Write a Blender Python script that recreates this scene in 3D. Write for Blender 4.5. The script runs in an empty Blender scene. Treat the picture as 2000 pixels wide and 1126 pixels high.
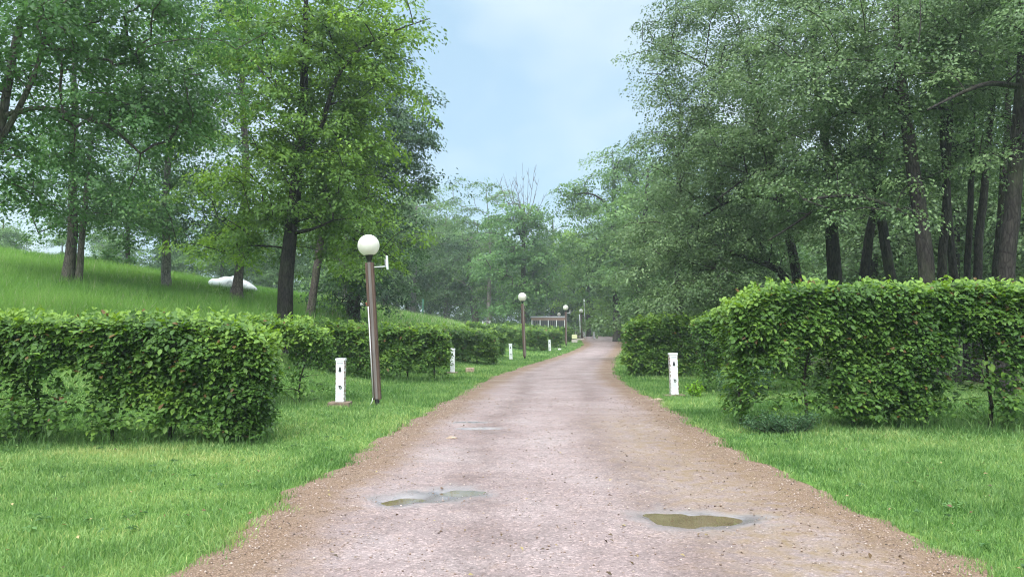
import bpy, math, random
import numpy as np
from mathutils import Vector, Matrix

S = bpy.context.scene
COL = S.collection
R = math.radians

# ------------------------------------------------------------------ camera
CAM = np.array([0.0, 0.0, 1.6])
PITCH = math.atan(80 / 1500)
cd = bpy.data.cameras.new('camera')
cd.sensor_width = 36; cd.lens = 27; cd.clip_end = 3000; cd.clip_start = 0.05
cam = bpy.data.objects.new('camera', cd); COL.objects.link(cam)
cam.location = CAM; cam.rotation_euler = (math.pi / 2 + PITCH, 0, 0)
S.camera = cam

# ------------------------------------------------------------------ light
SUN_EL, SUN_AZ = R(44), R(196)      # azimuth of the sun, clockwise from +Y
w = bpy.data.worlds.new('World'); S.world = w; w.use_nodes = True
nt = w.node_tree; nt.nodes.clear()
def wn(t, **k):
    n = nt.nodes.new(t)
    for a, b in k.items(): setattr(n, a, b)
    return n
out = wn('ShaderNodeOutputWorld'); bg = wn('ShaderNodeBackground')
sky = wn('ShaderNodeTexSky', sky_type='NISHITA', sun_disc=False, sun_elevation=SUN_EL, sun_rotation=SUN_AZ)
tc = wn('ShaderNodeTexCoord'); sep = wn('ShaderNodeSeparateXYZ')
nt.links.new(tc.outputs['Generated'], sep.inputs[0])
mp = wn('ShaderNodeMapping'); mp.inputs['Scale'].default_value = (1.0, 1.0, 1.7); mp.inputs['Location'].default_value = (0.35, 0.1, 0.2)
nt.links.new(tc.outputs['Generated'], mp.inputs[0])
no = wn('ShaderNodeTexNoise'); no.inputs['Scale'].default_value = 2.6; no.inputs['Detail'].default_value = 4; no.inputs['Roughness'].default_value = 0.5
nt.links.new(mp.outputs[0], no.inputs['Vector'])
rmp = wn('ShaderNodeValToRGB')
rmp.color_ramp.elements[0].position = 0.40; rmp.color_ramp.elements[0].color = (0.46, 0.67, 0.855, 1)
rmp.color_ramp.elements[1].position = 0.62; rmp.color_ramp.elements[1].color = (0.74, 0.88, 0.945, 1)
nt.links.new(no.outputs['Fac'], rmp.inputs[0])
# an overcast sky is about three times brighter overhead than at the horizon
el = wn('ShaderNodeMapRange', clamp=True); el.interpolation_type = 'SMOOTHSTEP'
el.inputs['From Min'].default_value = 0.38; el.inputs['From Max'].default_value = 0.95
el.inputs['To Min'].default_value = 4.7; el.inputs['To Max'].default_value = 27.0
nt.links.new(sep.outputs['Z'], el.inputs['Value'])
wh = wn('ShaderNodeMapRange', clamp=True); wh.inputs['From Min'].default_value = 0.40; wh.inputs['From Max'].default_value = 0.75
nt.links.new(sep.outputs['Z'], wh.inputs['Value'])
mw = wn('ShaderNodeMix', data_type='RGBA'); mw.inputs[7].default_value = (0.80, 0.85, 0.87, 1)
nt.links.new(wh.outputs[0], mw.inputs['Factor']); nt.links.new(rmp.outputs[0], mw.inputs[6])
vm = wn('ShaderNodeVectorMath', operation='SCALE')
nt.links.new(mw.outputs[2], vm.inputs[0]); nt.links.new(el.outputs[0], vm.inputs['Scale'])
mx = wn('ShaderNodeMix', data_type='RGBA'); mx.inputs['Factor'].default_value = 0.88
nt.links.new(sky.outputs[0], mx.inputs[6]); nt.links.new(vm.outputs[0], mx.inputs[7])
bg.inputs['Strength'].default_value = 0.10
nt.links.new(mx.outputs[2], bg.inputs['Color']); nt.links.new(bg.outputs[0], out.inputs[0])

sl = bpy.data.lights.new('sun', 'SUN'); sl.energy = 1.5; sl.angle = R(20); sl.color = (1.0, 0.96, 0.9)
so = bpy.data.objects.new('sun', sl); COL.objects.link(so)
sdir = Vector((math.sin(SUN_AZ) * math.cos(SUN_EL), math.cos(SUN_AZ) * math.cos(SUN_EL), math.sin(SUN_EL)))
so.rotation_euler = sdir.to_track_quat('Z', 'Y').to_euler(); so.location = sdir * 60

S.view_settings.view_transform = 'Standard'; S.view_settings.look = 'None'
S.view_settings.exposure = 1.2; S.view_settings.gamma = 1.0
S.view_settings.use_curve_mapping = False
S.render.engine = 'CYCLES'
cy = S.cycles
cy.max_bounces = 8; cy.diffuse_bounces = 5; cy.glossy_bounces = 2; cy.transmission_bounces = 5
cy.volume_bounces = 1; cy.transparent_max_bounces = 8; cy.caustics_reflective = False; cy.caustics_refractive = False
cy.filter_width = 1.1; cy.use_denoising = True
try:
    cy.denoiser = 'OPENIMAGEDENOISE'; cy.denoising_input_passes = 'RGB_ALBEDO_NORMAL'; cy.denoising_prefilter = 'ACCURATE'
except Exception: pass

# ------------------------------------------------------------------ pixels and terrain
def ray(px, py):
    u = (px - 1000) / 1500; v = (563 - py) / 1500
    return np.array([u, math.cos(PITCH) - v * math.sin(PITCH), math.sin(PITCH) + v * math.cos(PITCH)])
def P(px, py, Y):
    d = ray(px, py); return CAM + d * (Y / d[1])
def sstep(a, b, x):
    t = np.clip((np.asarray(x, float) - a) / (b - a), 0, 1); return t * t * (3 - 2 * t)
XS_Y = [-60, 8, 16, 24, 40, 60, 75, 90, 110, 400]
XS_X = [-10, -9.5, -6.2, -4.4, -1.2, 1.2, 3, 3.6, 2.5, 2.5]
def terr(x, y):
    x = np.asarray(x, float); y = np.asarray(y, float)
    z = 0.00026 * np.clip(y - 45, 0, 50) ** 2
    s = np.interp(y, XS_Y, XS_X) - x
    sp = 1.2 * np.log1p(np.exp(np.clip(s / 1.2, -30, 30))) - 0.35
    sp = np.clip(sp, 0, None)
    z = z + 11.0 * (1 - np.exp(-sp * 0.28 / 11.0))
    z = z + .42 * sstep(26, 41, y) * sstep(3, 9, s) * (1 - .5 * sstep(20, 40, s))
    z = z - (1.5 * sstep(56, 92, y) + .35 * sstep(44, 60, y) * sstep(12, 22, s)) * sstep(3, 11, s)
    und = 0.05 * np.sin(x * .7 + 1.3 * np.sin(y * .31)) * np.sin(y * .45 + .5) * sstep(3, 9, s)
    return z + und
def hit(px, py):
    d = ray(px, py); t = 3.0
    while t < 400:
        p = CAM + d * t
        if p[2] <= terr(p[0], p[1]): return p
        t += 0.05 + t * .001
    return CAM + d * 400
def g(x, y): return np.array([x, y, float(terr(x, y))])

LE = [(330,1126),(400,1070),(500,1000),(560,957),(650,910),(740,850),(830,800),(900,765),(960,735),(1030,712),(1090,694),(1126,681),(1140,673)]
RE = [(1960,1126),(1800,1045),(1650,970),(1530,920),(1440,870),(1370,830),(1300,787),(1262,768),(1222,745),(1203,725),(1206,700),(1217,685),(1216,673)]
le = np.array([hit(*p)[:2] for p in LE]); re = np.array([hit(*p)[:2] for p in RE])
# the path goes on behind the camera and bends to the left at the far end
LY = np.concatenate([[-40, 2.0], le[:, 1], [92, 100, 110, 125]]); LX = np.concatenate([[-2.2, -2.0], le[:, 0], [8.0, 6.0, -4, -30]])
RY = np.concatenate([[-40, 2.0], re[:, 1], [92, 108, 118, 133]]); RX = np.concatenate([[3.6, 3.4], re[:, 0], [13.2, 12.5, 4, -30]])
o_ = np.argsort(LY); LY, LX = LY[o_], LX[o_]; o_ = np.argsort(RY); RY, RX = RY[o_], RX[o_]
def wob(y, k): return .05 * np.sin(y * 2.1 + k) + .035 * np.sin(y * 5.3 + 2 * k) + .03 * np.sin(y * 11.7 + 3 * k)
def xl(y): return np.interp(y, LY, LX) + wob(y, 1.0)
def xr(y): return np.interp(y, RY, RX) + wob(y, 2.3)

def vnoise(x, y, seed=0):
    def hsh(i, j):
        n = np.sin(i * 127.1 + j * 311.7 + seed * 74.7) * 43758.5453
        return n - np.floor(n)
    i = np.floor(x); j = np.floor(y); fx = x - i; fy = y - j
    fx = fx * fx * (3 - 2 * fx); fy = fy * fy * (3 - 2 * fy)
    return (hsh(i, j) * (1 - fx) + hsh(i + 1, j) * fx) * (1 - fy) + (hsh(i, j + 1) * (1 - fx) + hsh(i + 1, j + 1) * fx) * fy
def fbm(x, y, seed=0, o=3):
    s = 0; a = .5; t = 0
    for k in range(o):
        s = s + a * vnoise(x * 2 ** k, y * 2 ** k, seed + k); t += a; a *= .5
    return s / t

# ------------------------------------------------------------------ materials
def mat(name):
    m = bpy.data.materials.new(name); m.use_nodes = True; m.node_tree.nodes.clear(); return m
class NG:
    def __init__(s, m): s.t = m.node_tree
    def n(s, typ, ins=None, **k):
        x = s.t.nodes.new(typ)
        for a, b in k.items(): setattr(x, a, b)
        for a, b in (ins or {}).items():
            if hasattr(b, 'is_linked') or isinstance(b, bpy.types.NodeSocket): s.t.links.new(b, x.inputs[a])
            else: x.inputs[a].default_value = b
        return x
    def ramp(s, fac, stops):
        r = s.t.nodes.new('ShaderNodeValToRGB'); e = r.color_ramp.elements
        while len(e) < len(stops): e.new(0.5)
        for q, (p, c) in zip(e, stops): q.position = p; q.color = (*c, 1)
        s.t.links.new(fac, r.inputs[0]); return r.outputs[0]
    def mix(s, f, a, b, blend='MIX'):
        x = s.t.nodes.new('ShaderNodeMix'); x.data_type = 'RGBA'; x.blend_type = blend
        for i, v in ((0, f), (6, a), (7, b)):
            if isinstance(v, bpy.types.NodeSocket): s.t.links.new(v, x.inputs[i])
            else: x.inputs[i].default_value = v if i == 0 else (*v, 1)
        return x.outputs[2]
    def noise(s, scale, detail=3, rough=.55, vec=None, dim='3D'):
        x = s.n('ShaderNodeTexNoise', {'Scale': scale, 'Detail': detail, 'Roughness': rough})
        if vec is not None: s.t.links.new(vec, x.inputs['Vector'])
        return x.outputs['Fac']
    def out(s, sh):
        o = s.n('ShaderNodeOutputMaterial'); s.t.links.new(sh, o.inputs[0])
def pos(g_): return g_.n('ShaderNodeNewGeometry').outputs['Position']

def leaf_mat(name, stops, transl=.35, rough=.5, spec=.35):
    m = mat(name); q = NG(m)
    t = q.n('ShaderNodeAttribute', attribute_name='tint').outputs['Fac']
    c = q.ramp(t, stops)
    p = q.n('ShaderNodeBsdfPrincipled', {'Base Color': c, 'Roughness': rough, 'Specular IOR Level': spec})
    hs = q.n('ShaderNodeHueSaturation', {'Color': c, 'Hue': .485, 'Saturation': 1.15, 'Value': 1.25})
    tr = q.n('ShaderNodeBsdfTranslucent', {'Color': hs.outputs[0]})
    ms = q.n('ShaderNodeMixShader', {0: transl, 1: p.outputs[0], 2: tr.outputs[0]})
    q.out(ms.outputs[0]); return m
def plain(name, col, rough=.6, metal=0, var=.15, scale=12, spec=.4, bump=0):
    m = mat(name); q = NG(m)
    f = q.noise(scale, 4, .6, q.n('ShaderNodeTexCoord').outputs['Object'])
    d = tuple(c * (1 - var) for c in col); b = tuple(min(1, c * (1 + var)) for c in col)
    c = q.ramp(f, [(.3, d), (.7, b)])
    p = q.n('ShaderNodeBsdfPrincipled', {'Base Color': c, 'Roughness': rough, 'Metallic': metal, 'Specular IOR Level': spec})
    if bump:
        bp = q.n('ShaderNodeBump', {'Strength': bump, 'Distance': .01, 'Height': f}); q.t.links.new(bp.outputs[0], p.inputs['Normal'])
    q.out(p.outputs[0]); return m
def bark_mat(name, dark, lite, moss=.2):
    m = mat(name); q = NG(m)
    v = q.n('ShaderNodeMapping', {'Vector': pos(q), 'Scale': (9, 9, 2.2)}).outputs[0]
    f = q.noise(1.6, 5, .65, v)
    vo = q.n('ShaderNodeTexVoronoi', {'Vector': v, 'Scale': 1.6}, feature='DISTANCE_TO_EDGE').outputs['Distance']
    c = q.ramp(f, [(.3, dark), (.68, lite)])
    cr = q.ramp(vo, [(0, (.35, .35, .35)), (.12, (1, 1, 1))])
    c = q.mix(1.0, c, cr, 'MULTIPLY')
    mo = q.ramp(q.noise(1.1, 4, .6, pos(q)), [(.52, (0, 0, 0)), (.66, (1, 1, 1))])
    mf = q.n('ShaderNodeMath', {0: mo, 1: moss}, operation='MULTIPLY').outputs[0]
    c = q.mix(mf, c, (.09, .11, .05))
    h = q.n('ShaderNodeMath', {0: vo, 1: f}, operation='ADD').outputs[0]
    bp = q.n('ShaderNodeBump', {'Strength': .7, 'Distance': .04, 'Height': h})
    p = q.n('ShaderNodeBsdfPrincipled', {'Base Color': c, 'Roughness': .9, 'Specular IOR Level': .15, 'Normal': bp.outputs[0]})
    q.out(p.outputs[0]); return m
def wood_mat(name, a, b, scale=(30, 30, 1.2)):
    m = mat(name); q = NG(m)
    v = q.n('ShaderNodeMapping', {'Vector': q.n('ShaderNodeTexCoord').outputs['Object'], 'Scale': scale}).outputs[0]
    f = q.noise(1.0, 5, .65, v)
    c = q.ramp(f, [(.3, a), (.7, b)])
    bp = q.n('ShaderNodeBump', {'Strength': .4, 'Distance': .01, 'Height': f})
    p = q.n('ShaderNodeBsdfPrincipled', {'Base Color': c, 'Roughness': .9, 'Specular IOR Level': .12, 'Normal': bp.outputs[0]})
    q.out(p.outputs[0]); return m

M = {}
M['maple'] = leaf_mat('maple_leaf', [(.1, (.06, .125, .022)), (.5, (.122, .238, .044)), (.9, (.245, .405, .07))], .42)
M['green'] = leaf_mat('broad_leaf', [(.1, (.05, .115, .034)), (.5, (.082, .185, .058)), (.9, (.155, .29, .085))], .4)
M['oak'] = leaf_mat('oak_leaf', [(.1, (.024, .062, .025)), (.5, (.045, .105, .037)), (.9, (.085, .165, .055))], .33)
M['alder'] = leaf_mat('alder_leaf', [(.1, (.045, .085, .034)), (.5, (.11, .188, .074)), (.9, (.225, .325, .145))], .34, .5, .3)
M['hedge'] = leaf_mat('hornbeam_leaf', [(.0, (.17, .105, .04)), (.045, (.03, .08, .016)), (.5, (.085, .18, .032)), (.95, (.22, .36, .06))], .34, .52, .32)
M['shrub'] = leaf_mat('shrub_leaf', [(.1, (.035, .085, .036)), (.5, (.065, .14, .062)), (.9, (.12, .21, .10))], .3)
M['fresh'] = leaf_mat('young_leaf', [(.1, (.13, .3, .03)), (.9, (.26, .46, .05))], .4)
M['far'] = leaf_mat('wood_leaf', [(.1, (.06, .13, .045)), (.5, (.115, .215, .07)), (.9, (.19, .32, .10))], .4)
M['grass'] = leaf_mat('grass_blade', [(.05, (.055, .14, .032)), (.4, (.15, .275, .082)), (.7, (.255, .39, .13)), (.97, (.40, .45, .17))], .35, .5, .3)
M['meadow'] = leaf_mat('meadow_blade', [(.05, (.06, .15, .03)), (.5, (.145, .29, .065)), (.8, (.23, .39, .10)), (.98, (.40, .38, .26))], .4, .6, .2)
M['bark'] = bark_mat('bark_grey_brown', (.055, .045, .042), (.17, .145, .13), .35)
M['bark_dark'] = bark_mat('bark_dark', (.018, .016, .016), (.072, .062, .058), .25)
M['bark_pale'] = bark_mat('bark_pale', (.12, .11, .10), (.30, .275, .25), .15)
M['stem'] = bark_mat('hedge_stem', (.03, .026, .02), (.09, .075, .06), .3)
M['white'] = plain('white_paint', (.74, .76, .78), .35, 0, .06, 6)
M['dark'] = plain('dark_metal', (.03, .03, .034), .45, .3, .2)
M['black'] = plain('black_plastic', (.015, .015, .016), .4)
M['steel'] = plain('grey_metal', (.34, .34, .36), .45, .5, .15)
M['conduit'] = plain('white_conduit', (.6, .6, .6), .4, 0, .05)
M['timber'] = wood_mat('brown_timber', (.06, .040, .031), (.155, .105, .085))
M['timber_grey'] = wood_mat('weathered_timber', (.12, .105, .10), (.25, .225, .215))
M['plinth'] = plain('weathered_plinth', (.19, .145, .11), .9, 0, .35, 9, .2, .5)
M['concrete'] = plain('concrete', (.42, .38, .35), .85, 0, .2, 7, .3, .4)
M['stone'] = plain('stone', (.33, .25, .19), .85, 0, .4, 14, .3, .6)
M['tarp'] = None

def globe_mat():
    m = mat('opal_globe'); q = NG(m)
    f = q.noise(3, 3, .5, q.n('ShaderNodeTexCoord').outputs['Object'])
    c = q.ramp(f, [(.28, (.66, .65, .58)), (.45, (.82, .815, .77)), (.7, (.87, .87, .84))])
    p = q.n('ShaderNodeBsdfPrincipled', {'Base Color': c, 'Roughness': .3, 'Specular IOR Level': .5})
    t = q.n('ShaderNodeBsdfTranslucent', {'Color': (.9, .88, .8, 1)})
    q.out(q.n('ShaderNodeMixShader', {0: .35, 1: p.outputs[0], 2: t.outputs[0]}).outputs[0]); return m
M['globe'] = globe_mat()
def bollard_mat():
    m = mat('chipped_white_paint'); q = NG(m)
    oc = q.n('ShaderNodeTexCoord').outputs['Object']
    f = q.noise(5, 4, .6, oc)
    c = q.ramp(f, [(.3, (.60, .63, .64)), (.5, (.74, .77, .79)), (.7, (.80, .82, .85))])
    sx = q.n('ShaderNodeSeparateXYZ', {0: oc})
    ax = q.n('ShaderNodeMath', {0: sx.outputs['X']}, operation='ABSOLUTE').outputs[0]
    e = q.n('ShaderNodeMapRange', {'Value': ax, 'From Min': .06, 'From Max': .086})
    lo = q.n('ShaderNodeMapRange', {'Value': sx.outputs['Z'], 'From Min': .14, 'From Max': .03})
    em = q.n('ShaderNodeMath', {0: e.outputs[0], 1: lo.outputs[0]}, operation='MAXIMUM').outputs[0]
    n2 = q.noise(26, 3, .6, oc)
    k = q.n('ShaderNodeMath', {0: em, 1: n2}, operation='MULTIPLY').outputs[0]
    k = q.ramp(k, [(.47, (0, 0, 0)), (.54, (1, 1, 1))])
    c = q.mix(k, c, (.20, .09, .05))
    p = q.n('ShaderNodeBsdfPrincipled', {'Base Color': c, 'Roughness': .4, 'Specular IOR Level': .45})
    q.out(p.outputs[0]); return m
M['bollard'] = bollard_mat()

def lawn_mat():
    m = mat('lawn_ground'); q = NG(m); p_ = pos(q)
    f = q.noise(.5, 5, .6, p_); f2 = q.noise(9, 4, .7, p_)
    c = q.ramp(f, [(.3, (.06, .13, .03)), (.55, (.10, .20, .045)), (.75, (.17, .24, .07))])
    c2 = q.ramp(f2, [(.3, (.45, .45, .4)), (.65, (1.1, 1.1, 1.0))])
    c = q.mix(1.0, c, c2, 'MULTIPLY')
    bare = q.n('ShaderNodeAttribute', attribute_name='bare').outputs['Fac']
    c = q.mix(bare, c, (.075, .055, .035))
    bp = q.n('ShaderNodeBump', {'Strength': .8, 'Distance': .05, 'Height': f2})
    b = q.n('ShaderNodeBsdfPrincipled', {'Base Color': c, 'Roughness': .95, 'Specular IOR Level': .1, 'Normal': bp.outputs[0]})
    q.out(b.outputs[0]); return m
M['lawn'] = lawn_mat()

def path_mat():
    m = mat('wet_pink_grit'); q = NG(m); p_ = pos(q)
    big = q.noise(.7, 5, .6, p_); mid = q.noise(6, 4, .65, p_); fine = q.noise(70, 3, .7, p_)
    vo = q.n('ShaderNodeTexVoronoi', {'Vector': p_, 'Scale': 55.0, 'Randomness': 1.0})
    vo2 = q.n('ShaderNodeTexVoronoi', {'Vector': p_, 'Scale': 120.0, 'Randomness': 1.0})
    c = q.ramp(big, [(.3, (.205, .158, .155)), (.5, (.255, .205, .204)), (.7, (.30, .255, .256))])
    c = q.mix(.7, c, q.ramp(mid, [(.3, (.72, .70, .70)), (.7, (1.18, 1.15, 1.15))]), 'MULTIPLY')
    sc = q.n('ShaderNodeSeparateColor', {0: vo.outputs['Color']})
    peb = q.ramp(sc.outputs[0], [(0, (.45, .38, .36)), (.12, (.85, .82, .80)), (.75, (1.02, 1.0, 1.0)), (.95, (1.6, 1.55, 1.5))])
    c = q.mix(.75, c, peb, 'MULTIPLY')
    c = q.mix(.8, c, q.ramp(fine, [(.3, (.6, .58, .57)), (.7, (1.3, 1.3, 1.3))]), 'MULTIPLY')
    tk = q.n('ShaderNodeAttribute', attribute_name='track').outputs['Fac']
    tf = q.n('ShaderNodeMath', {0: tk, 1: q.ramp(q.noise(2.2, 4, .6, p_), [(.3, (.25, .25, .25)), (.65, (1, 1, 1))])}, operation='MULTIPLY').outputs[0]
    c = q.mix(tf, c, q.mix(1.0, c, (.66, .62, .60), 'MULTIPLY'))
    ed = q.n('ShaderNodeAttribute', attribute_name='edge').outputs['Fac']
    e2 = q.n('ShaderNodeMath', {0: mid, 1: .9}, operation='MULTIPLY').outputs[0]
    es = q.n('ShaderNodeMath', {0: ed, 1: e2}, operation='ADD').outputs[0]
    ef = q.ramp(es, [(.5, (0, 0, 0)), (1.2, (1, 1, 1))])
    brown = q.ramp(fine, [(.3, (.055, .033, .022)), (.5, (.155, .095, .06)), (.72, (.36, .26, .19))])
    c = q.mix(ef, c, brown)
    och = q.n('ShaderNodeAttribute', attribute_name='ochre').outputs['Fac']
    of = q.n('ShaderNodeMath', {0: och, 1: q.ramp(mid, [(.35, (.1, .1, .1)), (.65, (1, 1, 1))])}, operation='MULTIPLY').outputs[0]
    c = q.mix(of, c, (.17, .115, .05))
    wet = q.n('ShaderNodeAttribute', attribute_name='wet').outputs['Fac']
    c = q.mix(wet, c, (.15, .135, .14))
    # damp patches here and there over the whole surface
    dmp = q.ramp(q.noise(1.3, 3, .5, p_), [(.48, (.75, .75, .75)), (.7, (.46, .46, .46))])
    rg = q.mix(wet, dmp, (.2, .2, .2))
    hb = q.n('ShaderNodeMath', {0: vo.outputs['Distance'], 1: vo2.outputs['Distance']}, operation='ADD').outputs[0]
    hi = q.n('ShaderNodeMath', {0: hb, 1: fine}, operation='ADD').outputs[0]
    bs = q.n('ShaderNodeMapRange', {'Value': wet, 'From Min': 0.0, 'From Max': 1.0, 'To Min': .55, 'To Max': .10})
    bp = q.n('ShaderNodeBump', {'Strength': bs.outputs[0], 'Distance': .012, 'Height': hi})
    b = q.n('ShaderNodeBsdfPrincipled', {'Base Color': c, 'Roughness': rg, 'Specular IOR Level': q.n('ShaderNodeMapRange', {'Value': wet, 'To Min': .4, 'To Max': 1.0}).outputs[0], 'Normal': bp.outputs[0]})
    q.out(b.outputs[0]); return m
M['path'] = path_mat()
def water_mat():
    m = mat('puddle_water'); q = NG(m)
    f = q.noise(4, 3, .5, pos(q))
    c = q.ramp(f, [(.3, (.11, .085, .05)), (.7, (.15, .118, .072))])
    bp = q.n('ShaderNodeBump', {'Strength': .03, 'Distance': .01, 'Height': q.noise(14, 2, .5, pos(q))})
    b = q.n('ShaderNodeBsdfPrincipled', {'Base Color': c, 'Roughness': .015, 'IOR': 1.6, 'Specular IOR Level': .8, 'Normal': bp.outputs[0]})
    q.out(b.outputs[0]); return m
M['water'] = water_mat()
def gravel_mat():
    m = mat('loose_stone'); q = NG(m)
    t = q.n('ShaderNodeAttribute', attribute_name='tint').outputs['Fac']
    c = q.ramp(t, [(0, (.05, .035, .028)), (.3, (.17, .11, .075)), (.6, (.28, .205, .17)), (1, (.46, .38, .34))])
    b = q.n('ShaderNodeBsdfPrincipled', {'Base Color': c, 'Roughness': .6, 'Specular IOR Level': .4}); q.out(b.outputs[0]); return m
M['gravel'] = gravel_mat()
def tarp_mat():
    m = mat('white_sheeting'); q = NG(m); oc = q.n('ShaderNodeTexCoord').outputs['Object']
    k = q.ramp(q.noise(3.2, 3, .6, oc), [(.60, (0, 0, 0)), (.64, (1, 1, 1))])
    c = q.mix(k, (.95, .95, .95), (.6, .62, .64))
    b = q.n('ShaderNodeBsdfPrincipled', {'Base Color': c, 'Roughness': .5}); q.out(b.outputs[0]); return m
M['tarp'] = tarp_mat()
def glass_mat():
    m = mat('window_glass'); q = NG(m)
    b = q.n('ShaderNodeBsdfPrincipled', {'Base Color': (.05, .06, .07, 1), 'Roughness': .08}); q.out(b.outputs[0]); return m
M['glass'] = glass_mat()

# ------------------------------------------------------------------ object helpers
def tag(o, label=None, cat=None, group=None, kind=None):
    if label: o['label'] = label
    if cat: o['category'] = cat
    if group: o['group'] = group
    if kind: o['kind'] = kind
    return o
def empty(name, loc, label, cat, group=None, rz=0):
    o = bpy.data.objects.new(name, None); COL.objects.link(o); o.empty_display_size = .3
    o.location = loc; o.rotation_euler = (0, 0, rz); return tag(o, label, cat, group)
def raw_mesh(name, verts, loops, starts, material, parent=None, attrs=None, smooth=False, origin=None, pattrs=None):
    verts = np.asarray(verts, np.float32)
    if origin is not None: verts = verts - np.asarray(origin, np.float32)
    me = bpy.data.meshes.new(name)
    me.vertices.add(len(verts)); me.vertices.foreach_set('co', verts.ravel())
    loops = np.asarray(loops, np.int32).ravel(); starts = np.asarray(starts, np.int32)
    me.loops.add(len(loops)); me.loops.foreach_set('vertex_index', loops)
    me.polygons.add(len(starts)); me.polygons.foreach_set('loop_start', starts)
    for k, v in (attrs or {}).items():
        a = me.attributes.new(k, 'FLOAT', 'FACE'); a.data.foreach_set('value', np.asarray(v, np.float32))
    for k, v in (pattrs or {}).items():
        a = me.attributes.new(k, 'FLOAT', 'POINT'); a.data.foreach_set('value', np.asarray(v, np.float32))
    me.update(calc_edges=True)
    if smooth: me.polygons.foreach_set('use_smooth', np.ones(len(starts), bool))
    me.materials.append(material)
    o = bpy.data.objects.new(name, me); COL.objects.link(o)
    if parent is not None: o.parent = parent
    return o
def faces_fixed(F):
    F = np.asarray(F, np.int32); return F.ravel(), np.arange(len(F)) * F.shape[1]
class MB:
    def __init__(s): s.v = []; s.f = []
    def add(s, vs, fs):
        b = len(s.v); s.v += [tuple(map(float, q)) for q in vs]; s.f += [tuple(i + b for i in q) for q in fs]
    def box(s, c, size, rot=None):
        x, y, z = [q / 2 for q in size]; m = rot or Matrix.Identity(3); c = Vector(c)
        vs = [c + m @ Vector(p) for p in ((-x,-y,-z),(x,-y,-z),(x,y,-z),(-x,y,-z),(-x,-y,z),(x,-y,z),(x,y,z),(-x,y,z))]
        s.add(vs, [(0,3,2,1),(4,5,6,7),(0,1,5,4),(1,2,6,5),(2,3,7,6),(3,0,4,7)])
        return s
    def tube(s, pts, rs, n=8, cap=True):
        pts = [Vector(p) for p in pts]; vs = []; fs = []
        t0 = (pts[1] - pts[0]).normalized(); a = t0.orthogonal().normalized()
        for i, p in enumerate(pts):
            t = (pts[min(i + 1, len(pts) - 1)] - pts[max(i - 1, 0)]).normalized()
            a = (a - t * a.dot(t)).normalized(); b = t.cross(a)
            for k in range(n):
                th = 2 * math.pi * k / n; vs.append(p + (a * math.cos(th) + b * math.sin(th)) * rs[i])
        for i in range(len(pts) - 1):
            for k in range(n):
                fs.append((i*n+k, i*n+(k+1) % n, (i+1)*n+(k+1) % n, (i+1)*n+k))
        if cap: fs += [tuple(reversed(range(n))), tuple(range((len(pts)-1)*n, len(pts)*n))]
        s.add(vs, fs); return s
    def lathe(s, prof, n=24, c=(0, 0, 0)):
        vs = []; fs = []
        for r, z in prof:
            for k in range(n):
                th = 2 * math.pi * k / n; vs.append((c[0] + r * math.cos(th), c[1] + r * math.sin(th), c[2] + z))
        for i in range(len(prof) - 1):
            for k in range(n): fs.append((i*n+k, i*n+(k+1) % n, (i+1)*n+(k+1) % n, (i+1)*n+k))
        s.add(vs, fs); return s
    def sphere(s, c, r, n=28, m=18, sc=(1, 1, 1)):
        vs = [(c[0], c[1], c[2] - r*sc[2])]; fs = []
        for i in range(1, m):
            ph = -math.pi / 2 + math.pi * i / m
            for k in range(n):
                th = 2 * math.pi * k / n
                vs.append((c[0] + r*sc[0]*math.cos(ph)*math.cos(th), c[1] + r*sc[1]*math.cos(ph)*math.sin(th), c[2] + r*sc[2]*math.sin(ph)))
        vs.append((c[0], c[1], c[2] + r*sc[2])); L = len(vs) - 1
        for k in range(n):
            fs.append((0, 1 + (k+1) % n, 1 + k)); fs.append((L, 1 + (m-2)*n + k, 1 + (m-2)*n + (k+1) % n))
        for i in range(m - 2):
            for k in range(n): a = 1 + i*n; fs.append((a+k, a+(k+1) % n, a+n+(k+1) % n, a+n+k))
        s.add(vs, fs); return s
    def torus(s, c, R_, r, n=20, m=8, axis='Y'):
        vs = []; fs = []
        for i in range(n):
            a = 2*math.pi*i/n
            for j in range(m):
                b = 2*math.pi*j/m; q = R_ + r*math.cos(b); h = r*math.sin(b)
                v = (q*math.cos(a), h, q*math.sin(a)) if axis == 'Y' else (q*math.cos(a), q*math.sin(a), h)
                vs.append((c[0]+v[0], c[1]+v[1], c[2]+v[2]))
        for i in range(n):
            for j in range(m): fs.append((i*m+j, ((i+1) % n)*m+j, ((i+1) % n)*m+(j+1) % m, i*m+(j+1) % m))
        s.add(vs, fs); return s
    def build(s, name, material, parent=None, bevel=0, smooth=False, loc=None):
        me = bpy.data.meshes.new(name); me.from_pydata(s.v, [], s.f); me.update()
        if smooth: me.polygons.foreach_set('use_smooth', np.ones(len(me.polygons), bool))
        me.materials.append(material)
        o = bpy.data.objects.new(name, me); COL.objects.link(o)
        if parent is not None: o.parent = parent
        if loc is not None: o.location = loc
        if bevel:
            b = o.modifiers.new('bevel', 'BEVEL'); b.width = bevel; b.segments = 2
        return o

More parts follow.
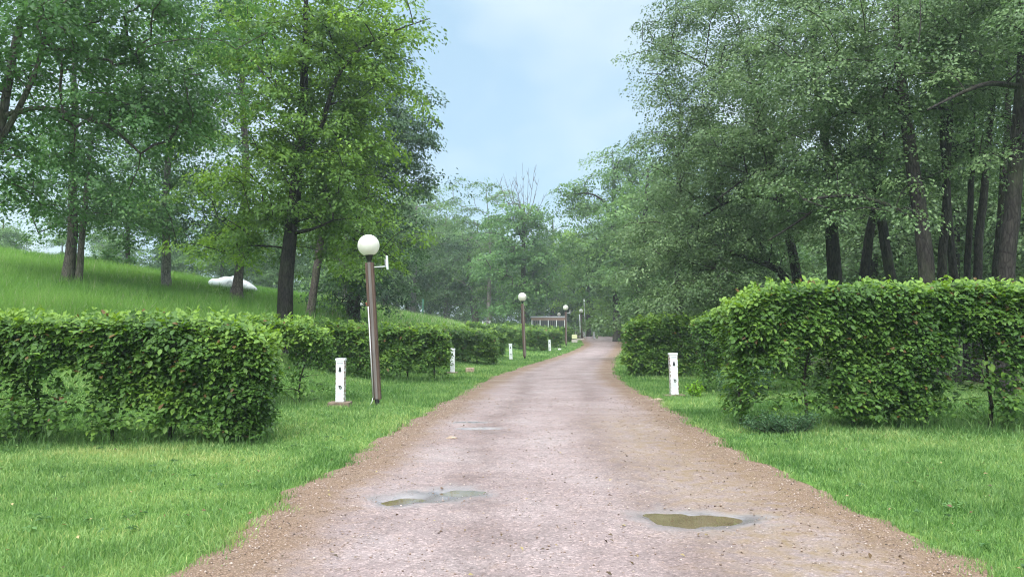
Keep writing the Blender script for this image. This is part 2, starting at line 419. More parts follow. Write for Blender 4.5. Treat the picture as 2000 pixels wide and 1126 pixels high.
def unit(v): return v / np.maximum(np.linalg.norm(v, axis=-1, keepdims=True), 1e-9)
def leaf_mesh(name, p, nrm, ln, wd, tint, material, parent=None, origin=None, tipdir=None, fine=False, fold=.18, rng=None):
    N = len(p); nrm = unit(nrm)
    t = rng.normal(size=(N, 3)) if tipdir is None else tipdir + rng.normal(size=(N, 3)) * .25
    t = unit(t - nrm * np.sum(t * nrm, 1, keepdims=True)); b = np.cross(nrm, t)
    L = np.asarray(ln)[:, None]; W = np.asarray(wd)[:, None]
    if not fine:
        V = np.stack([p - t*L*.5, p + b*W*.5 + nrm*W*fold - t*L*.06, p + t*L*.5 - nrm*L*.08, p - b*W*.5 + nrm*W*fold - t*L*.06], 1).reshape(-1, 3)
        F = np.arange(N)[:, None] * 4 + np.array([0, 3, 2, 1])[None]
        ti = tint
    else:
        V = np.stack([p - t*L*.5, p - t*L*.22 + b*W*.42 + nrm*W*fold, p + t*L*.14 + b*W*.46 + nrm*W*fold, p + t*L*.5 - nrm*L*.12,
                      p + t*L*.14 - b*W*.46 + nrm*W*fold, p - t*L*.22 - b*W*.42 + nrm*W*fold], 1).reshape(-1, 3)
        i = np.arange(N)[:, None] * 6
        F = np.stack([i + np.array([[0, 3, 2, 1]]), i + np.array([[0, 5, 4, 3]])], 1).reshape(-1, 4)
        ti = np.repeat(tint, 2)
    lo, st = faces_fixed(F)
    return raw_mesh(name, V, lo, st, material, parent, {'tint': np.clip(ti, 0, 1)}, origin=origin)

def tubes_mesh(name, chains, material, parent=None, origin=None, sides=6):
    V = []; F = []; b0 = 0
    for pts, rs, n in chains:
        pts = np.asarray(pts, float); m = len(pts)
        t = np.empty_like(pts); t[1:-1] = pts[2:] - pts[:-2]; t[0] = pts[1] - pts[0]; t[-1] = pts[-1] - pts[-2]; t = unit(t)
        a = np.cross(t[0], [0.3, 1, 0.2]); a = a / max(np.linalg.norm(a), 1e-6)
        th = np.linspace(0, 2*np.pi, n, endpoint=False); ct, st_ = np.cos(th)[:, None], np.sin(th)[:, None]
        for i in range(m):
            a = a - t[i] * a.dot(t[i]); a = a / max(np.linalg.norm(a), 1e-6); c = np.cross(t[i], a)
            V.append(pts[i] + (ct * a + st_ * c) * (rs[i] if np.ndim(rs[i]) == 0 else np.asarray(rs[i])[:, None]))
        k = np.arange(n); k2 = (k + 1) % n
        for i in range(m - 1):
            F.append(np.stack([b0+i*n+k, b0+i*n+k2, b0+(i+1)*n+k2, b0+(i+1)*n+k], 1))
        b0 += m * n
    lo, st = faces_fixed(np.concatenate(F))
    return raw_mesh(name, np.concatenate(V), lo, st, material, parent, smooth=True, origin=origin)

# ------------------------------------------------------------------ ground, path, puddles
def axis(a, b, fine0, fine1, step, grow):
    xs = list(np.arange(fine0, fine1 + 1e-6, step)); s = step; x = xs[-1]
    while x < b: s *= grow; x += s; xs.append(x)
    s = step; x = xs[0]; lo = []
    while x > a: s *= grow; x -= s; lo.append(x)
    return np.array(lo[::-1] + xs)
gx = axis(-700, 700, -26, 18, .3, 1.09); gy = axis(-60, 900, 2, 60, .3, 1.06)
GX, GY = np.meshgrid(gx, gy)
inside = np.clip(np.minimum(GX - xl(GY) - .12, xr(GY) - .12 - GX) / .25, 0, 1) * (GY < 130)
GZ = terr(GX, GY) - .12 * inside + (fbm(GX * 1.3, GY * 1.3, 3) - .5) * .03
n0, n1 = GX.shape
I = np.arange(n0 * n1).reshape(n0, n1)
Fg = np.stack([I[:-1, :-1], I[:-1, 1:], I[1:, 1:], I[1:, :-1]], -1).reshape(-1, 4)
# leaf litter and bare soil below the trees on the right and far wood
bare = .7 * sstep(9, 14, GX - 0.0) * sstep(18, 24, GY) * sstep(.3, .6, fbm(GX * .5, GY * .5, 9) + .25)
bare = np.maximum(bare, sstep(85, 100, GY) * .8)
lo, st = faces_fixed(Fg)
lawn = raw_mesh('lawn', np.stack([GX, GY, GZ], -1).reshape(-1, 3), lo, st, M['lawn'], None, pattrs={'bare': bare.ravel()}, smooth=True)
tag(lawn, 'mown green lawn rising to a grassy hillside', 'lawn', kind='structure')

# puddles: (centre, half length, half width, turn)
def pud(px0, py0, px1, py1, wd):
    a = hit(px0, py0); b = hit(px1, py1); c = (a + b) / 2; d = b - a
    return (c[0], c[1], np.hypot(d[0], d[1]) / 2, wd, math.atan2(d[1], d[0]))
PUD = [pud(742, 983, 850, 973, .15), pud(1248, 1011, 1466, 1018, .25), pud(900, 839, 980, 837, .09), pud(850, 967, 950, 957, .15)]
WET = [pud(715, 988, 968, 957, .36), pud(1225, 1010, 1500, 1020, .38), pud(888, 839, 988, 837, .16), pud(880, 827, 962, 825, .14)]
def pfield(x, y, PUD_=None):
    d = np.zeros_like(x); x = x + (fbm(x * 3.1, y * 3.1, 61) - .5) * .22; y = y + (fbm(x * 4.1, y * 4.1, 62, 3) - .5) * .2
    for (cx, cy_, L, W, a) in (PUD_ or PUD):
        u = (x - cx) * math.cos(a) + (y - cy_) * math.sin(a); v = -(x - cx) * math.sin(a) + (y - cy_) * math.cos(a)
        d = np.maximum(d, np.exp(-((u / L) ** 4 + (v / (W * 1.0)) ** 2) * 1.0))
    return d
py_ = axis(-40, 133, 4.2, 14, .045, 1.025); tt = np.linspace(0, 1, 121)
PY = np.repeat(py_[:, None], len(tt), 1); XL_ = xl(PY); XR_ = xr(PY); PX = XL_ + (XR_ - XL_) * tt[None]
pf = pfield(PX, PY)
relief = (fbm(PX * 2.2, PY * 2.2, 5, 4) - .5) * .03 + (fbm(PX * 9, PY * 9, 15, 2) - .5) * (.010 + .012 * np.minimum(1, 2 * pf))
edge_d = np.minimum(PX - XL_, XR_ - PX)
PZ = terr(PX, PY) + .012 + relief - .045 * pf - .022 * (1 - sstep(0, .2, edge_d)) + .02 * sstep(45, 60, PY)
ed = (1 - sstep(.05, .95 + .6 * fbm(PX * .8, PY * .8, 71), edge_d)) * .85
right = XR_ - PX
ochre = np.exp(-((right - 1.15) / .7) ** 2) * sstep(2, 5, PY) * (1 - sstep(12, 17, PY)) * .8
mid_ = (XL_ + XR_) / 2 + .15 * np.sin(PY * .4)
track = np.exp(-((np.abs(PX - mid_) - .82) / .3) ** 2) * (.35 + .65 * sstep(.35, .65, fbm(PX * .5 + 4, PY * .22, 81)))
wet = np.clip(sstep(.05, .8, pfield(PX, PY, WET) + (fbm(PX * 6, PY * 6, 31) - .5) * .7 - .1), 0, 1)
n0, n1 = PX.shape; I = np.arange(n0 * n1).reshape(n0, n1)
lo, st = faces_fixed(np.stack([I[:-1, :-1], I[:-1, 1:], I[1:, 1:], I[1:, :-1]], -1).reshape(-1, 4))
path = raw_mesh('gravel_path', np.stack([PX, PY, PZ], -1).reshape(-1, 3), lo, st, M['path'], None,
                pattrs={'edge': ed.ravel(), 'wet': wet.ravel(), 'track': track.ravel(), 'ochre': ochre.ravel()}, smooth=True)
tag(path, 'damp pinkish grit path with brown edges curving away between the hedges', 'path', kind='structure')
for (cx, cy_, L, W, a), lb, lev in zip(PUD, ('long shallow puddle mirroring the pale sky', 'brown oval puddle mirroring the trees', 'thin far puddle streak', 'slim bright puddle streak'), (-.014, -.014, -.016, -.014)):
    th = np.linspace(0, 2*np.pi, 40, endpoint=False); u = np.cos(th) * L * 1.25; v = np.sin(th) * W * 1.5
    X = cx + u * math.cos(a) - v * math.sin(a); Y = cy_ + u * math.sin(a) + v * math.cos(a)
    Z = np.full_like(X, float(terr(cx, cy_)) + lev)
    o = raw_mesh('puddle', np.stack([X, Y, Z], 1), np.arange(40), [0], M['water'])
    tag(o, lb, 'puddle', kind='structure')

# loose stones on the path
rng = np.random.default_rng(5)
n = 26000
y = 3.2 + 15 * rng.random(n) ** 1.7; L_, R_ = xl(y), xr(y)
side = rng.random(n); e = np.abs(rng.normal(0, .55, n)) - .1
x = np.where(side < .36, L_ + e, np.where(side < .72, R_ - e, L_ + (R_ - L_) * rng.random(n)))
k = (x > L_ - .15) & (x < R_ + .15) & (pfield(x, y) < .25); x, y, L_, R_ = x[k], y[k], L_[k], R_[k]; n = len(x)
s = (.004 + .007 * rng.random(n) ** 3) * (1 + y / 40)
z = terr(x, y) + .012 + (fbm(x * 2.2, y * 2.2, 5, 4) - .5) * .03 + s * .25 - .03 * (1 - sstep(0, .25, np.minimum(x - L_, R_ - x)))
oct_ = np.array([[1,0,0],[0,1,0],[-1,0,0],[0,-1,0],[0,0,.7],[0,0,-.7]])
V = oct_[None] * (s[:, None] * (.6 + .8 * rng.random((n, 3))))[:, None, :] + rng.normal(size=(n, 6, 3)) * s[:, None, None] * .15
a = rng.random(n) * 6.28; ca, sa = np.cos(a), np.sin(a)
V = np.stack([V[..., 0]*ca[:, None] - V[..., 1]*sa[:, None], V[..., 0]*sa[:, None] + V[..., 1]*ca[:, None], V[..., 2]], -1) + np.stack([x, y, z], 1)[:, None]
F8 = np.array([[0,1,4],[1,2,4],[2,3,4],[3,0,4],[1,0,5],[2,1,5],[3,2,5],[0,3,5]])
lo, st = faces_fixed((np.arange(n)[:, None, None] * 6 + F8[None]).reshape(-1, 3))
tag(raw_mesh('gravel', V.reshape(-1, 3), lo, st, M['gravel'], None, {'tint': np.repeat(np.clip(rng.normal(.55, .25, n), 0, 1), 8)}),
    'loose stones and grit scattered along the path', 'gravel', kind='stuff')

n = 420; rng = np.random.default_rng(8); y = 3.5 + 13 * rng.random(n) ** 1.4; x = (rng.random(n) * 2 - 1) * (.72 * y + .5)
z = terr(x, y) + np.where((x > xl(y)) & (x < xr(y)), .03, .05); ln = .022 + .03 * rng.random(n)
nn = rng.normal(0, .3, (n, 3)); nn[:, 2] += 1
M['litter'] = leaf_mat('fallen_leaf', [(.1, (.06, .04, .02)), (.5, (.16, .10, .045)), (.9, (.34, .28, .12))], .1)
tag(leaf_mesh('fallen_leaves', np.stack([x, y, z], 1), nn, ln, ln * .6, rng.random(n), M['litter'], None, None, None, False, .25, rng), 'small fallen leaves on the lawn and path', 'leaves', kind='stuff')

# ------------------------------------------------------------------ grass
def blades(x, y, h, wd, tint, lean=.45, segs=2, rng=None, zoff=0):
    n = len(x); z = terr(x, y) + zoff - .01
    a = rng.random(n) * 6.283; f = rng.random(n) * 6.283
    side = np.stack([np.cos(a), np.sin(a), np.zeros(n)], 1) * (wd * .5)[:, None]
    ln = np.abs(rng.normal(0, lean, n)) + .1
    bend = np.stack([np.cos(f), np.sin(f), np.zeros(n)], 1) * (h * ln)[:, None]
    base = np.stack([x, y, z], 1); up = np.zeros((n, 3)); up[:, 2] = h
    if segs == 2:
        mid = base + up * .55 + bend * .3; tip = base + up * (1 - .25 * np.minimum(ln, 1))[:, None] + bend
        V = np.stack([base - side, base + side, mid + side * .8, mid - side * .8, tip], 1).reshape(-1, 3)
        i = np.arange(n)[:, None] * 5
        lo = np.concatenate([i + np.array([[0, 1, 2, 3]]), i + np.array([[3, 2, 4]])], 1).ravel()
        st = (np.arange(n)[:, None] * 7 + np.array([[0, 4]])).ravel(); ti = np.repeat(tint, 2)
    else:
        tip = base + up * (1 - .2 * np.minimum(ln, 1))[:, None] + bend
        V = np.stack([base - side, base + side, tip], 1).reshape(-1, 3)
        lo = np.arange(n * 3); st = np.arange(n) * 3; ti = tint
    return V, lo, st, ti
def join(parts):
    Vs, Ls, Ss, Ts = [], [], [], []; vo = lo_ = 0
    for V, lo, st, ti in parts:
        Vs.append(V); Ls.append(lo + vo); Ss.append(st + lo_); Ts.append(ti); vo += len(V); lo_ += len(lo)
    return np.concatenate(Vs), np.concatenate(Ls), np.concatenate(Ss), np.concatenate(Ts)
def scatter(y0, y1, dens, rng, xmax=60, k=.74):
    n = int((y1 - y0) * 2 * min(xmax, k * (y0 + y1) / 2 + 1.5) * dens)
    y = y0 + (y1 - y0) * rng.random(n); hw = np.minimum(xmax, k * y + 1.5)
    return (rng.random(n) * 2 - 1) * hw, y
def lawn_tint(x, y, rng):
    t = .36 + .75 * (fbm(x * .55, y * .55, 21) - .5) + .5 * (fbm(x * 2.3, y * 2.3, 22) - .5) + rng.normal(0, .19, len(x))
    dry = np.exp(-((y - 9.3 - .5 * np.sin(x)) / .8) ** 2) * (x < -2.5) * .34 + np.exp(-((x - 8) / 1.6) ** 2 - ((y - 9.5) / 2) ** 2) * .3
    return np.clip(t + dry * (.4 + fbm(x * 1.5, y * 1.5, 25)), 0, 1)
parts = []
rng = np.random.default_rng(11)
for (y0, y1, d, hh, ww) in ((3.2, 5.5, 4600, .062, .006), (5.5, 8, 3500, .062, .0072), (8, 11, 2000, .065, .0098), (11, 16, 950, .072, .014), (16, 24, 500, .085, .02), (24, 45, 170, .08, .03), (45, 96, 34, .09, .07)):
    x, y = scatter(y0, y1, d, rng, 45)
    s = np.interp(y, XS_Y, XS_X) - x
    jit = rng.normal(0, .08, len(x)) + .36 * (fbm(x * 2.6, y * 2.6, 40) - .5) - .02
    keep = ((x < xl(y) + .14 + jit) | (x > xr(y) - .14 - jit)) & ~((s > 4.5) & (y > 19)) & ~((x > 13) & (y > 22))
    x, y = x[keep], y[keep]
    patch = fbm(x * .9, y * .9, 33)
    h = hh * (.55 + .8 * rng.random(len(x))) * (.65 + .8 * patch)
    parts.append(blades(x, y, h, ww * (.7 + .6 * rng.random(len(x))), lawn_tint(x, y, rng), .55, 2 if y1 <= 16 else 1, rng))
V, lo, st, ti = join(parts)
tag(raw_mesh('grass', V, lo, st, M['grass'], None, {'tint': ti}), 'short mown grass beside the path', 'grass', kind='stuff')
parts = []
for (y0, y1, d, ww) in ((18, 26, 260, .014), (26, 36, 150, .02), (36, 50, 75, .032), (50, 75, 55, .035), (75, 110, 20, .06)):
    x, y = scatter(y0, y1, d, rng, 75)
    s = np.interp(y, XS_Y, XS_X) - x
    keep = (s > 4.2 + rng.normal(0, .25, len(x))); x, y, s = x[keep], y[keep], s[keep]
    pt = fbm(x * .35, y * .35, 51); h = (.22 + .3 * rng.random(len(x))) * (.6 + .9 * pt)
    t = .45 + .7 * (fbm(x * .25, y * .25, 52) - .5) + .4 * (fbm(x * 1.2, y * .8, 53) - .5) + rng.normal(0, .12, len(x))
    seed_ = (rng.random(len(x)) < (.02 + .13 * sstep(-.3, -.15, x / y) * sstep(28, 45, y)))
    t = np.where(seed_, .97, np.clip(t, 0, .85)); h = np.where(seed_, h * 1.12, h)
    parts.append(blades(x, y, h, ww * (.7 + .6 * rng.random(len(x))), t, .5, 1, rng))
V, lo, st, ti = join(parts)
tag(raw_mesh('meadow_grass', V, lo, st, M['meadow'], None, {'tint': ti}), 'long meadow grass covering the hillside', 'grass', kind='stuff')

rng = np.random.default_rng(31); n = 420; y = 4 + 12 * rng.random(n) ** 1.3; x = (rng.random(n) * 2 - 1) * (.72 * y + .5)
k = ((x < xl(y) - .1) | (x > xr(y) + .1)) & (fbm(x * .8, y * .8, 91) > .45); x, y = x[k], y[k]; n = len(x); K = 8
th = rng.random((n, K)) * 6.283; rr_ = (.02 + .035 * rng.random((n, 1))) * (.6 + .6 * rng.random((n, K)))
p = np.stack([x[:, None] + np.cos(th) * rr_, y[:, None] + np.sin(th) * rr_, terr(x, y)[:, None] + .035 + .02 * rng.random((n, K))], -1).reshape(-1, 3)
td = np.stack([np.cos(th), np.sin(th), .2 + 0 * th], -1).reshape(-1, 3); nn = rng.normal(0, .25, p.shape) + [0, 0, 1]
ln = np.repeat(.03 + .035 * rng.random(n), K)
tag(leaf_mesh('weeds', p, nn, ln, ln * .55, np.repeat(rng.random(n), K), M['green'], None, None, td, False, .15, rng), 'small broad leaved weeds dotted through the lawn', 'weeds', kind='stuff')

# ------------------------------------------------------------------ hedges
HG = 'clipped hornbeam hedges beside the path'
def hedge(label, x0, y0, x1, y1, thick, top, n, leaf=.085, low=.55, seed=0, spacing=.75, sparse=.5, bush=(), cat='hedge', fine=True):
    """front face runs from (x0,y0) to (x1,y1); the hedge lies behind it (away from the camera)"""
    rng = np.random.default_rng(seed); L = math.hypot(x1 - x0, y1 - y0)
    ex = np.array([(x1 - x0) / L, (y1 - y0) / L]); ey = np.array([-ex[1], ex[0]])
    if ey[1] < 0: ey = -ey
    root = empty('hedge', (float((x0+x1)/2), float((y0+y1)/2), float(terr((x0+x1)/2, (y0+y1)/2))), label, cat, HG)
    org = np.array(root.location)
    stems_u = np.arange(.25, L, spacing) + rng.normal(0, .1, len(np.arange(.25, L, spacing)))
    # leaf places
    N = int(n * .40)
    u = rng.random(N) * (L + .1) - .05; kind = rng.random(N)
    hz = rng.random(N); z = low * .2 + (top - low * .2) * hz
    v = rng.random(N) * thick
    lump = lambda a, b, s: (fbm(a * 1.6, b * 1.6, seed + s, 3) - .5)
    dep = np.abs(rng.normal(0, .16, N))
    front = kind < .46; tp = (kind >= .46) & (kind < .72); end1 = (kind >= .72) & (kind < .80); end0 = (kind >= .80) & (kind < .86); back = (kind >= .86) & (kind < .93)
    v = np.where(front, dep + .56 * lump(u * 1.5, z * 1.5, 1), v)
    v = np.where(back, thick - dep + .3 * lump(u, z, 2), v)
    z = np.where(tp, top - dep * .8 + .22 * lump(u, v + 7, 3), z)
    u = np.where(end1, L - dep + .3 * lump(v, z, 4), u); u = np.where(end0, dep + .3 * lump(v, z, 5), u)
    spr = (rng.random(N) < .10) & tp; z = np.where(spr, top + rng.random(N) ** 2 * .17, z)
    z = np.minimum(z, top + .18)
    z = z * (1 - .13 * np.exp(-(np.clip(L - u, 0, 9) / .3) ** 2) - .13 * np.exp(-(np.clip(u, 0, 9) / .3) ** 2))
    # bottom: foliage thins out towards the ground, less so near the stems and bushy plants
    du = np.min(np.abs(u[:, None] - stems_u[None]), 1)
    lowu = low * (.65 + .9 * fbm(u * 1.3, u * 0 + seed, seed + 8, 2))
    for (b0, b1, f) in bush: lowu = np.where((u > b0) & (u < b1), lowu * f, lowu)
    pk = sstep(lowu - .25, lowu + .12, z)
    pk = np.maximum(pk, sparse * .42 * np.exp(-(du / .2) ** 2) * sstep(.02, .2, z)); pk = np.maximum(pk, sparse * .10)
    hole = sstep(.30, .42, fbm(u * 2.6 + 3, z * 3.2, seed + 12, 2) + .25 * sstep(lowu, lowu + .5, z))
    keep = rng.random(N) < pk * hole
    u, v, z, front, tp, end1, end0, back, spr = [q[keep] for q in (u, v, z, front, tp, end1, end0, back, spr)]
    N = len(u)
    # every spot carries a short drooping twig with leaves set alternately in one plane
    K = 7
    od = np.zeros((N, 3)); od[front, 1] = -1; od[back, 1] = 1; od[end1, 0] = 1; od[end0, 0] = -1; od[tp, 2] = .7; od[tp, 1] = -.4
    od[:, 2] += np.where(tp, 0, -.28); od += rng.normal(0, .42, (N, 3)); od[spr] += [0, 0, 1.2]; od = unit(od)
    pn = np.zeros((N, 3)); pn[:, 2] = .8; pn[front, 1] = -.55; pn[end1, 0] = .5; pn[end0, 0] = -.5; pn[tp, 1] = -.3; pn += rng.normal(0, .22, (N, 3))
    pn = unit(pn - od * np.sum(pn * od, 1, keepdims=True) * .75); sd = np.cross(od, pn)
    f = (np.arange(K) / (K - 1) - .6)[None, :, None]; sg = np.where(np.arange(K) % 2, 1., -1.)[None, :, None]; sg = sg * np.where(np.arange(K) == K - 1, .1, 1)[None, :, None]
    TL = (leaf * 2.3 * (.7 + .6 * rng.random(N)))[:, None, None]
    pc = np.stack([u, v, z], 1)[:, None] + od[:, None] * TL * f + sd[:, None] * sg * leaf * .42 - np.array([0, 0, 1.]) * (TL * np.clip(f + .6, 0, 1) ** 2 * .22) + rng.normal(0, .012, (N, K, 3))
    tip = od[:, None] * .75 + sd[:, None] * sg * .9 - np.array([0, 0, .22]) + rng.normal(0, .12, (N, K, 3))
    nl = np.repeat(pn[:, None], K, 1) + rng.normal(0, .2, (N, K, 3))
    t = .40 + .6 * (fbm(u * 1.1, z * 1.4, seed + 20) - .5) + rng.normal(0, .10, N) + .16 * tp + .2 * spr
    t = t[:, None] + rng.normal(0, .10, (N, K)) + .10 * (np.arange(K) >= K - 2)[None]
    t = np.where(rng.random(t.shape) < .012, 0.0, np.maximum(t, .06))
    u_ = np.repeat(u, K); pc = pc.reshape(-1, 3); nl = nl.reshape(-1, 3); tip = tip.reshape(-1, 3); t = t.ravel()
    kp = (pc[:, 2] > .03) & (rng.random(len(pc)) < .93); pc, nl, tip, t, u_ = pc[kp], nl[kp], tip[kp], t[kp], u_[kp]
    W = lambda a: np.stack([a[:, 0] * ex[0] + a[:, 1] * ey[0], a[:, 0] * ex[1] + a[:, 1] * ey[1], a[:, 2]], 1)
    p = W(pc); p[:, 0] += x0; p[:, 1] += y0; p[:, 2] += terr(x0 + (x1-x0)*np.clip(u_/L, 0, 1), y0 + (y1-y0)*np.clip(u_/L, 0, 1)) * .6 + float(terr(x1, y1)) * .4
    ln = leaf * (.48 + .78 * rng.random(len(p)))
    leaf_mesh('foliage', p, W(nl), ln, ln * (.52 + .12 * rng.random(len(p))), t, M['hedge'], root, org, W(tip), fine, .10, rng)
    for su in stems_u:
        b = np.array([x0, y0]) + ex * su + ey * (thick * (.42 + .16 * rng.random())); z0 = float(terr(*b))
        ch = []; pts = [np.array([b[0], b[1], z0 - .05])]; rr = [.022 + .014 * rng.random()]
        for k in range(1, 6):
            pts.append(np.array([b[0] + rng.normal(0, .02) * k, b[1] + rng.normal(0, .02) * k, z0 + top * .16 * k])); rr.append(rr[0] * (1 - .14 * k))
        ch.append((pts, rr, 6))
        for k in range(13):
            q = pts[k % 5]; d = rng.normal(0, 1, 3); d[2] = abs(d[2]) * .7; d = d / np.linalg.norm(d) * (.2 + .4 * rng.random())
            ch.append(([q, q + d * .5 + [0, 0, .02], q + d], [.010, .007, .003], 4))
        tubes_mesh('stem', ch, M['stem'], root, org)
    # longer grass and weeds left standing by the mower at its foot
    return root, (x0, y0, ex, ey, L, thick)
feet = []
def H(*a, **k):
    r, f = hedge(*a, **k); feet.append(f); return r
def ztop(y_, Y): return float(P(1000, y_, Y)[2])
H('low hornbeam hedge across the near left lawn, in front of the hill', -9.4, 10.3, -3.5, 10.75, 1.05, 1.70, 37000, .094, .95, 1, .85, .85, bush=((4.5, 5.3, .55), (5.3, 6.2, .12)))
H('short dark hedge just behind the near white pillar', -6.4, 16.3, -4.05, 16.3, .9, 1.74, 12500, .096, .95, 2, .8, .5)
H('hedge directly behind the leaning lamp post with the antenna', -6.6, 23.2, -2.0, 23.6, .9, 1.60, 11500, .12, .5, 3, .8, .5)
H('narrow hedge end showing beyond the hedge behind the leaning lamp', -3.7, 27.0, -2.62, 27.0, .9, 1.62, 2600, .13, .45, 13, .8, .5, fine=False)
for lb, xa, xb, Yh, ty, nn, lf, sd in (('thick hedge behind the second white pillar, beside the small block', -5.2, -.75, 34.3, 651, 9000, .14, 4), ('hedge showing just behind the thick one, left of the third pillar', -4.2, -.4, 40.7, 649, 5000, .15, 15),
        ('hedge right of the second lamp, behind the third white pillar', -3.4, 2.5, 55.5, 645, 6500, .18, 5), ('hedge with the pale pipe at its foot, right of the fourth pillar', -2.0, 4.1, 63, 645, 5200, .2, 6), ('farthest hedge, behind the third lamp', -1.0, 6.3, 79, 641, 5200, .24, 8)):
    H(lb, xa, Yh, xb, Yh + .4, 1.2, ztop(ty, Yh) - float(terr(xb, Yh)), nn, lf, .3, sd, .9, .6, fine=False)
H('tall bushy hedge spreading across the near right lawn', 3.62, 12.3, 11.5, 11.9, 1.3, 2.26, 64000, .097, 1.25, 9, .95, .7, bush=((1.6, 2.9, .1), (2.9, 3.4, .5)))
H('dark hedge with a bare lower stem beside the right white pillar', 4.82, 19.4, 10.5, 19.4, 1.1, 2.08, 18000, .103, .9, 10, .8, .5)
H('dense clipped hedge at the inner bend of the path', 3.95, 26.2, 9.5, 26.0, 1.2, 1.98, 14000, .13, .2, 12, .8, .6)

parts = []; rng = np.random.default_rng(77)
for (x0, y0, ex, ey, L, th) in feet[:4] + feet[-3:]:
    n = int(L * (520 if y0 < 14 else 260)); u = rng.random(n) * (L + .3) - .15; v = rng.normal(.1, .28, n) + (rng.random(n) < .4) * rng.random(n) * th
    x = x0 + ex[0]*u + ey[0]*v; y = y0 + ex[1]*u + ey[1]*v
    h = (.10 + .22 * rng.random(n) ** 1.5) * (.5 + fbm(u * 2, v, 5))
    parts.append(blades(x, y, h, np.full(n, .006) * max(1, y0 / 11), np.clip(rng.normal(.25, .15, n), 0, .8), .6, 2, rng))
V, lo, st, ti = join(parts)
tag(raw_mesh('tall_grass', V, lo, st, M['grass'], None, {'tint': ti}), 'unmown grass at the feet of the hedges', 'grass', kind='stuff')

def shrub(label, x, y, rx, ry, h, n, leaf, m, seed, cat='shrub'):
    rng = np.random.default_rng(seed); z0 = float(terr(x, y)); root = empty('shrub', (x, y, z0), label, cat); org = np.array([x, y, z0])
    ch = []; P_ = []
    for k in range(16):
        a = rng.random() * 6.28; q = math.sqrt(rng.random()); tip = np.array([x + rx*q*math.cos(a), y + ry*q*math.sin(a), z0 + h*(.5 + .5*rng.random())*(1 - .35*q)])
        b = np.array([x + rx*.3*q*math.cos(a), y + ry*.3*q*math.sin(a), z0 - .03])
        ch.append(([b, (b + tip) / 2 + rng.normal(0, .03, 3) + [0, 0, .05*h], tip], [.008, .006, .003], 4))
        m_ = int(n / 16); f = rng.random(m_) ** .7; P_.append(b + (tip - b) * f[:, None] + rng.normal(0, .09 * max(h, .5), (m_, 3)))
    p = np.concatenate(P_); p[:, 2] = np.maximum(p[:, 2], z0 + .02); N = len(p)
    nn = rng.normal(0, .5, (N, 3)); nn[:, 2] += .9
    ln = leaf * (.6 + .7 * rng.random(N))
    leaf_mesh('foliage', p, nn, ln, ln * .5, rng.normal(.5, .2, N), m, root, org, None, False, .15, rng)
    tubes_mesh('stem', ch, M['stem'], root, org); return root
shrub('small blue green shrub at the near corner of the tall right hedge', 4.3, 11.95, .85, .35, .42, 3800, .04, M['shrub'], 3)
shrub('dark leafy shrub between the two right hedges', 5.55, 18.2, .75, .5, .85, 2400, .07, M['shrub'], 4)
shrub('bright yellow green seedling beside the right white pillar', 4.38, 18.4, .2, .2, .42, 260, .09, M['fresh'], 5)

# ------------------------------------------------------------------ trees
def crown_points(e, n, rc, rng, k=6):
    """boughs spread through an ellipsoid, each carrying a handful of leafy sprays in a flat shelf"""
    c = np.array(e[:3]); r = np.array(e[3:6]); B = []; ph = rng.random(3) * 6; nb = max(2, int(round(n / k))); tries = 0
    sep = 1.75 * rc
    while len(B) < nb and tries < nb * 40:
        tries += 1
        d = rng.normal(size=3); d /= np.linalg.norm(d); q = rng.random() ** (1 / 2.6)
        w_ = c + d * q * r
        lum = math.sin(w_[0] * 1.1 + ph[0]) + math.sin(w_[1] * 1.1 + ph[1]) + math.sin(w_[2] * 1.3 + ph[2])
        if lum < -1.1 and rng.random() < .8: continue
        if B and np.min(np.sum((np.array(B) - w_) ** 2, 1)) < (sep * (1 if tries < nb * 15 else .7)) ** 2: continue
        B.append(w_)
    out = []
    for b_ in B:
        o = b_ - c; o[2] *= .3; o /= max(np.linalg.norm(o), 1e-6); m = max(2, int(rng.normal(k, 1.5)))
        q = rng.normal(0, 1, (m, 3)) * [rc * .85, rc * .85, rc * .36] + o * rng.normal(0, rc * .6, (m, 1))
        q[:, 2] -= (q @ o) * .25
        out.append(b_ + q)
    return np.concatenate(out)

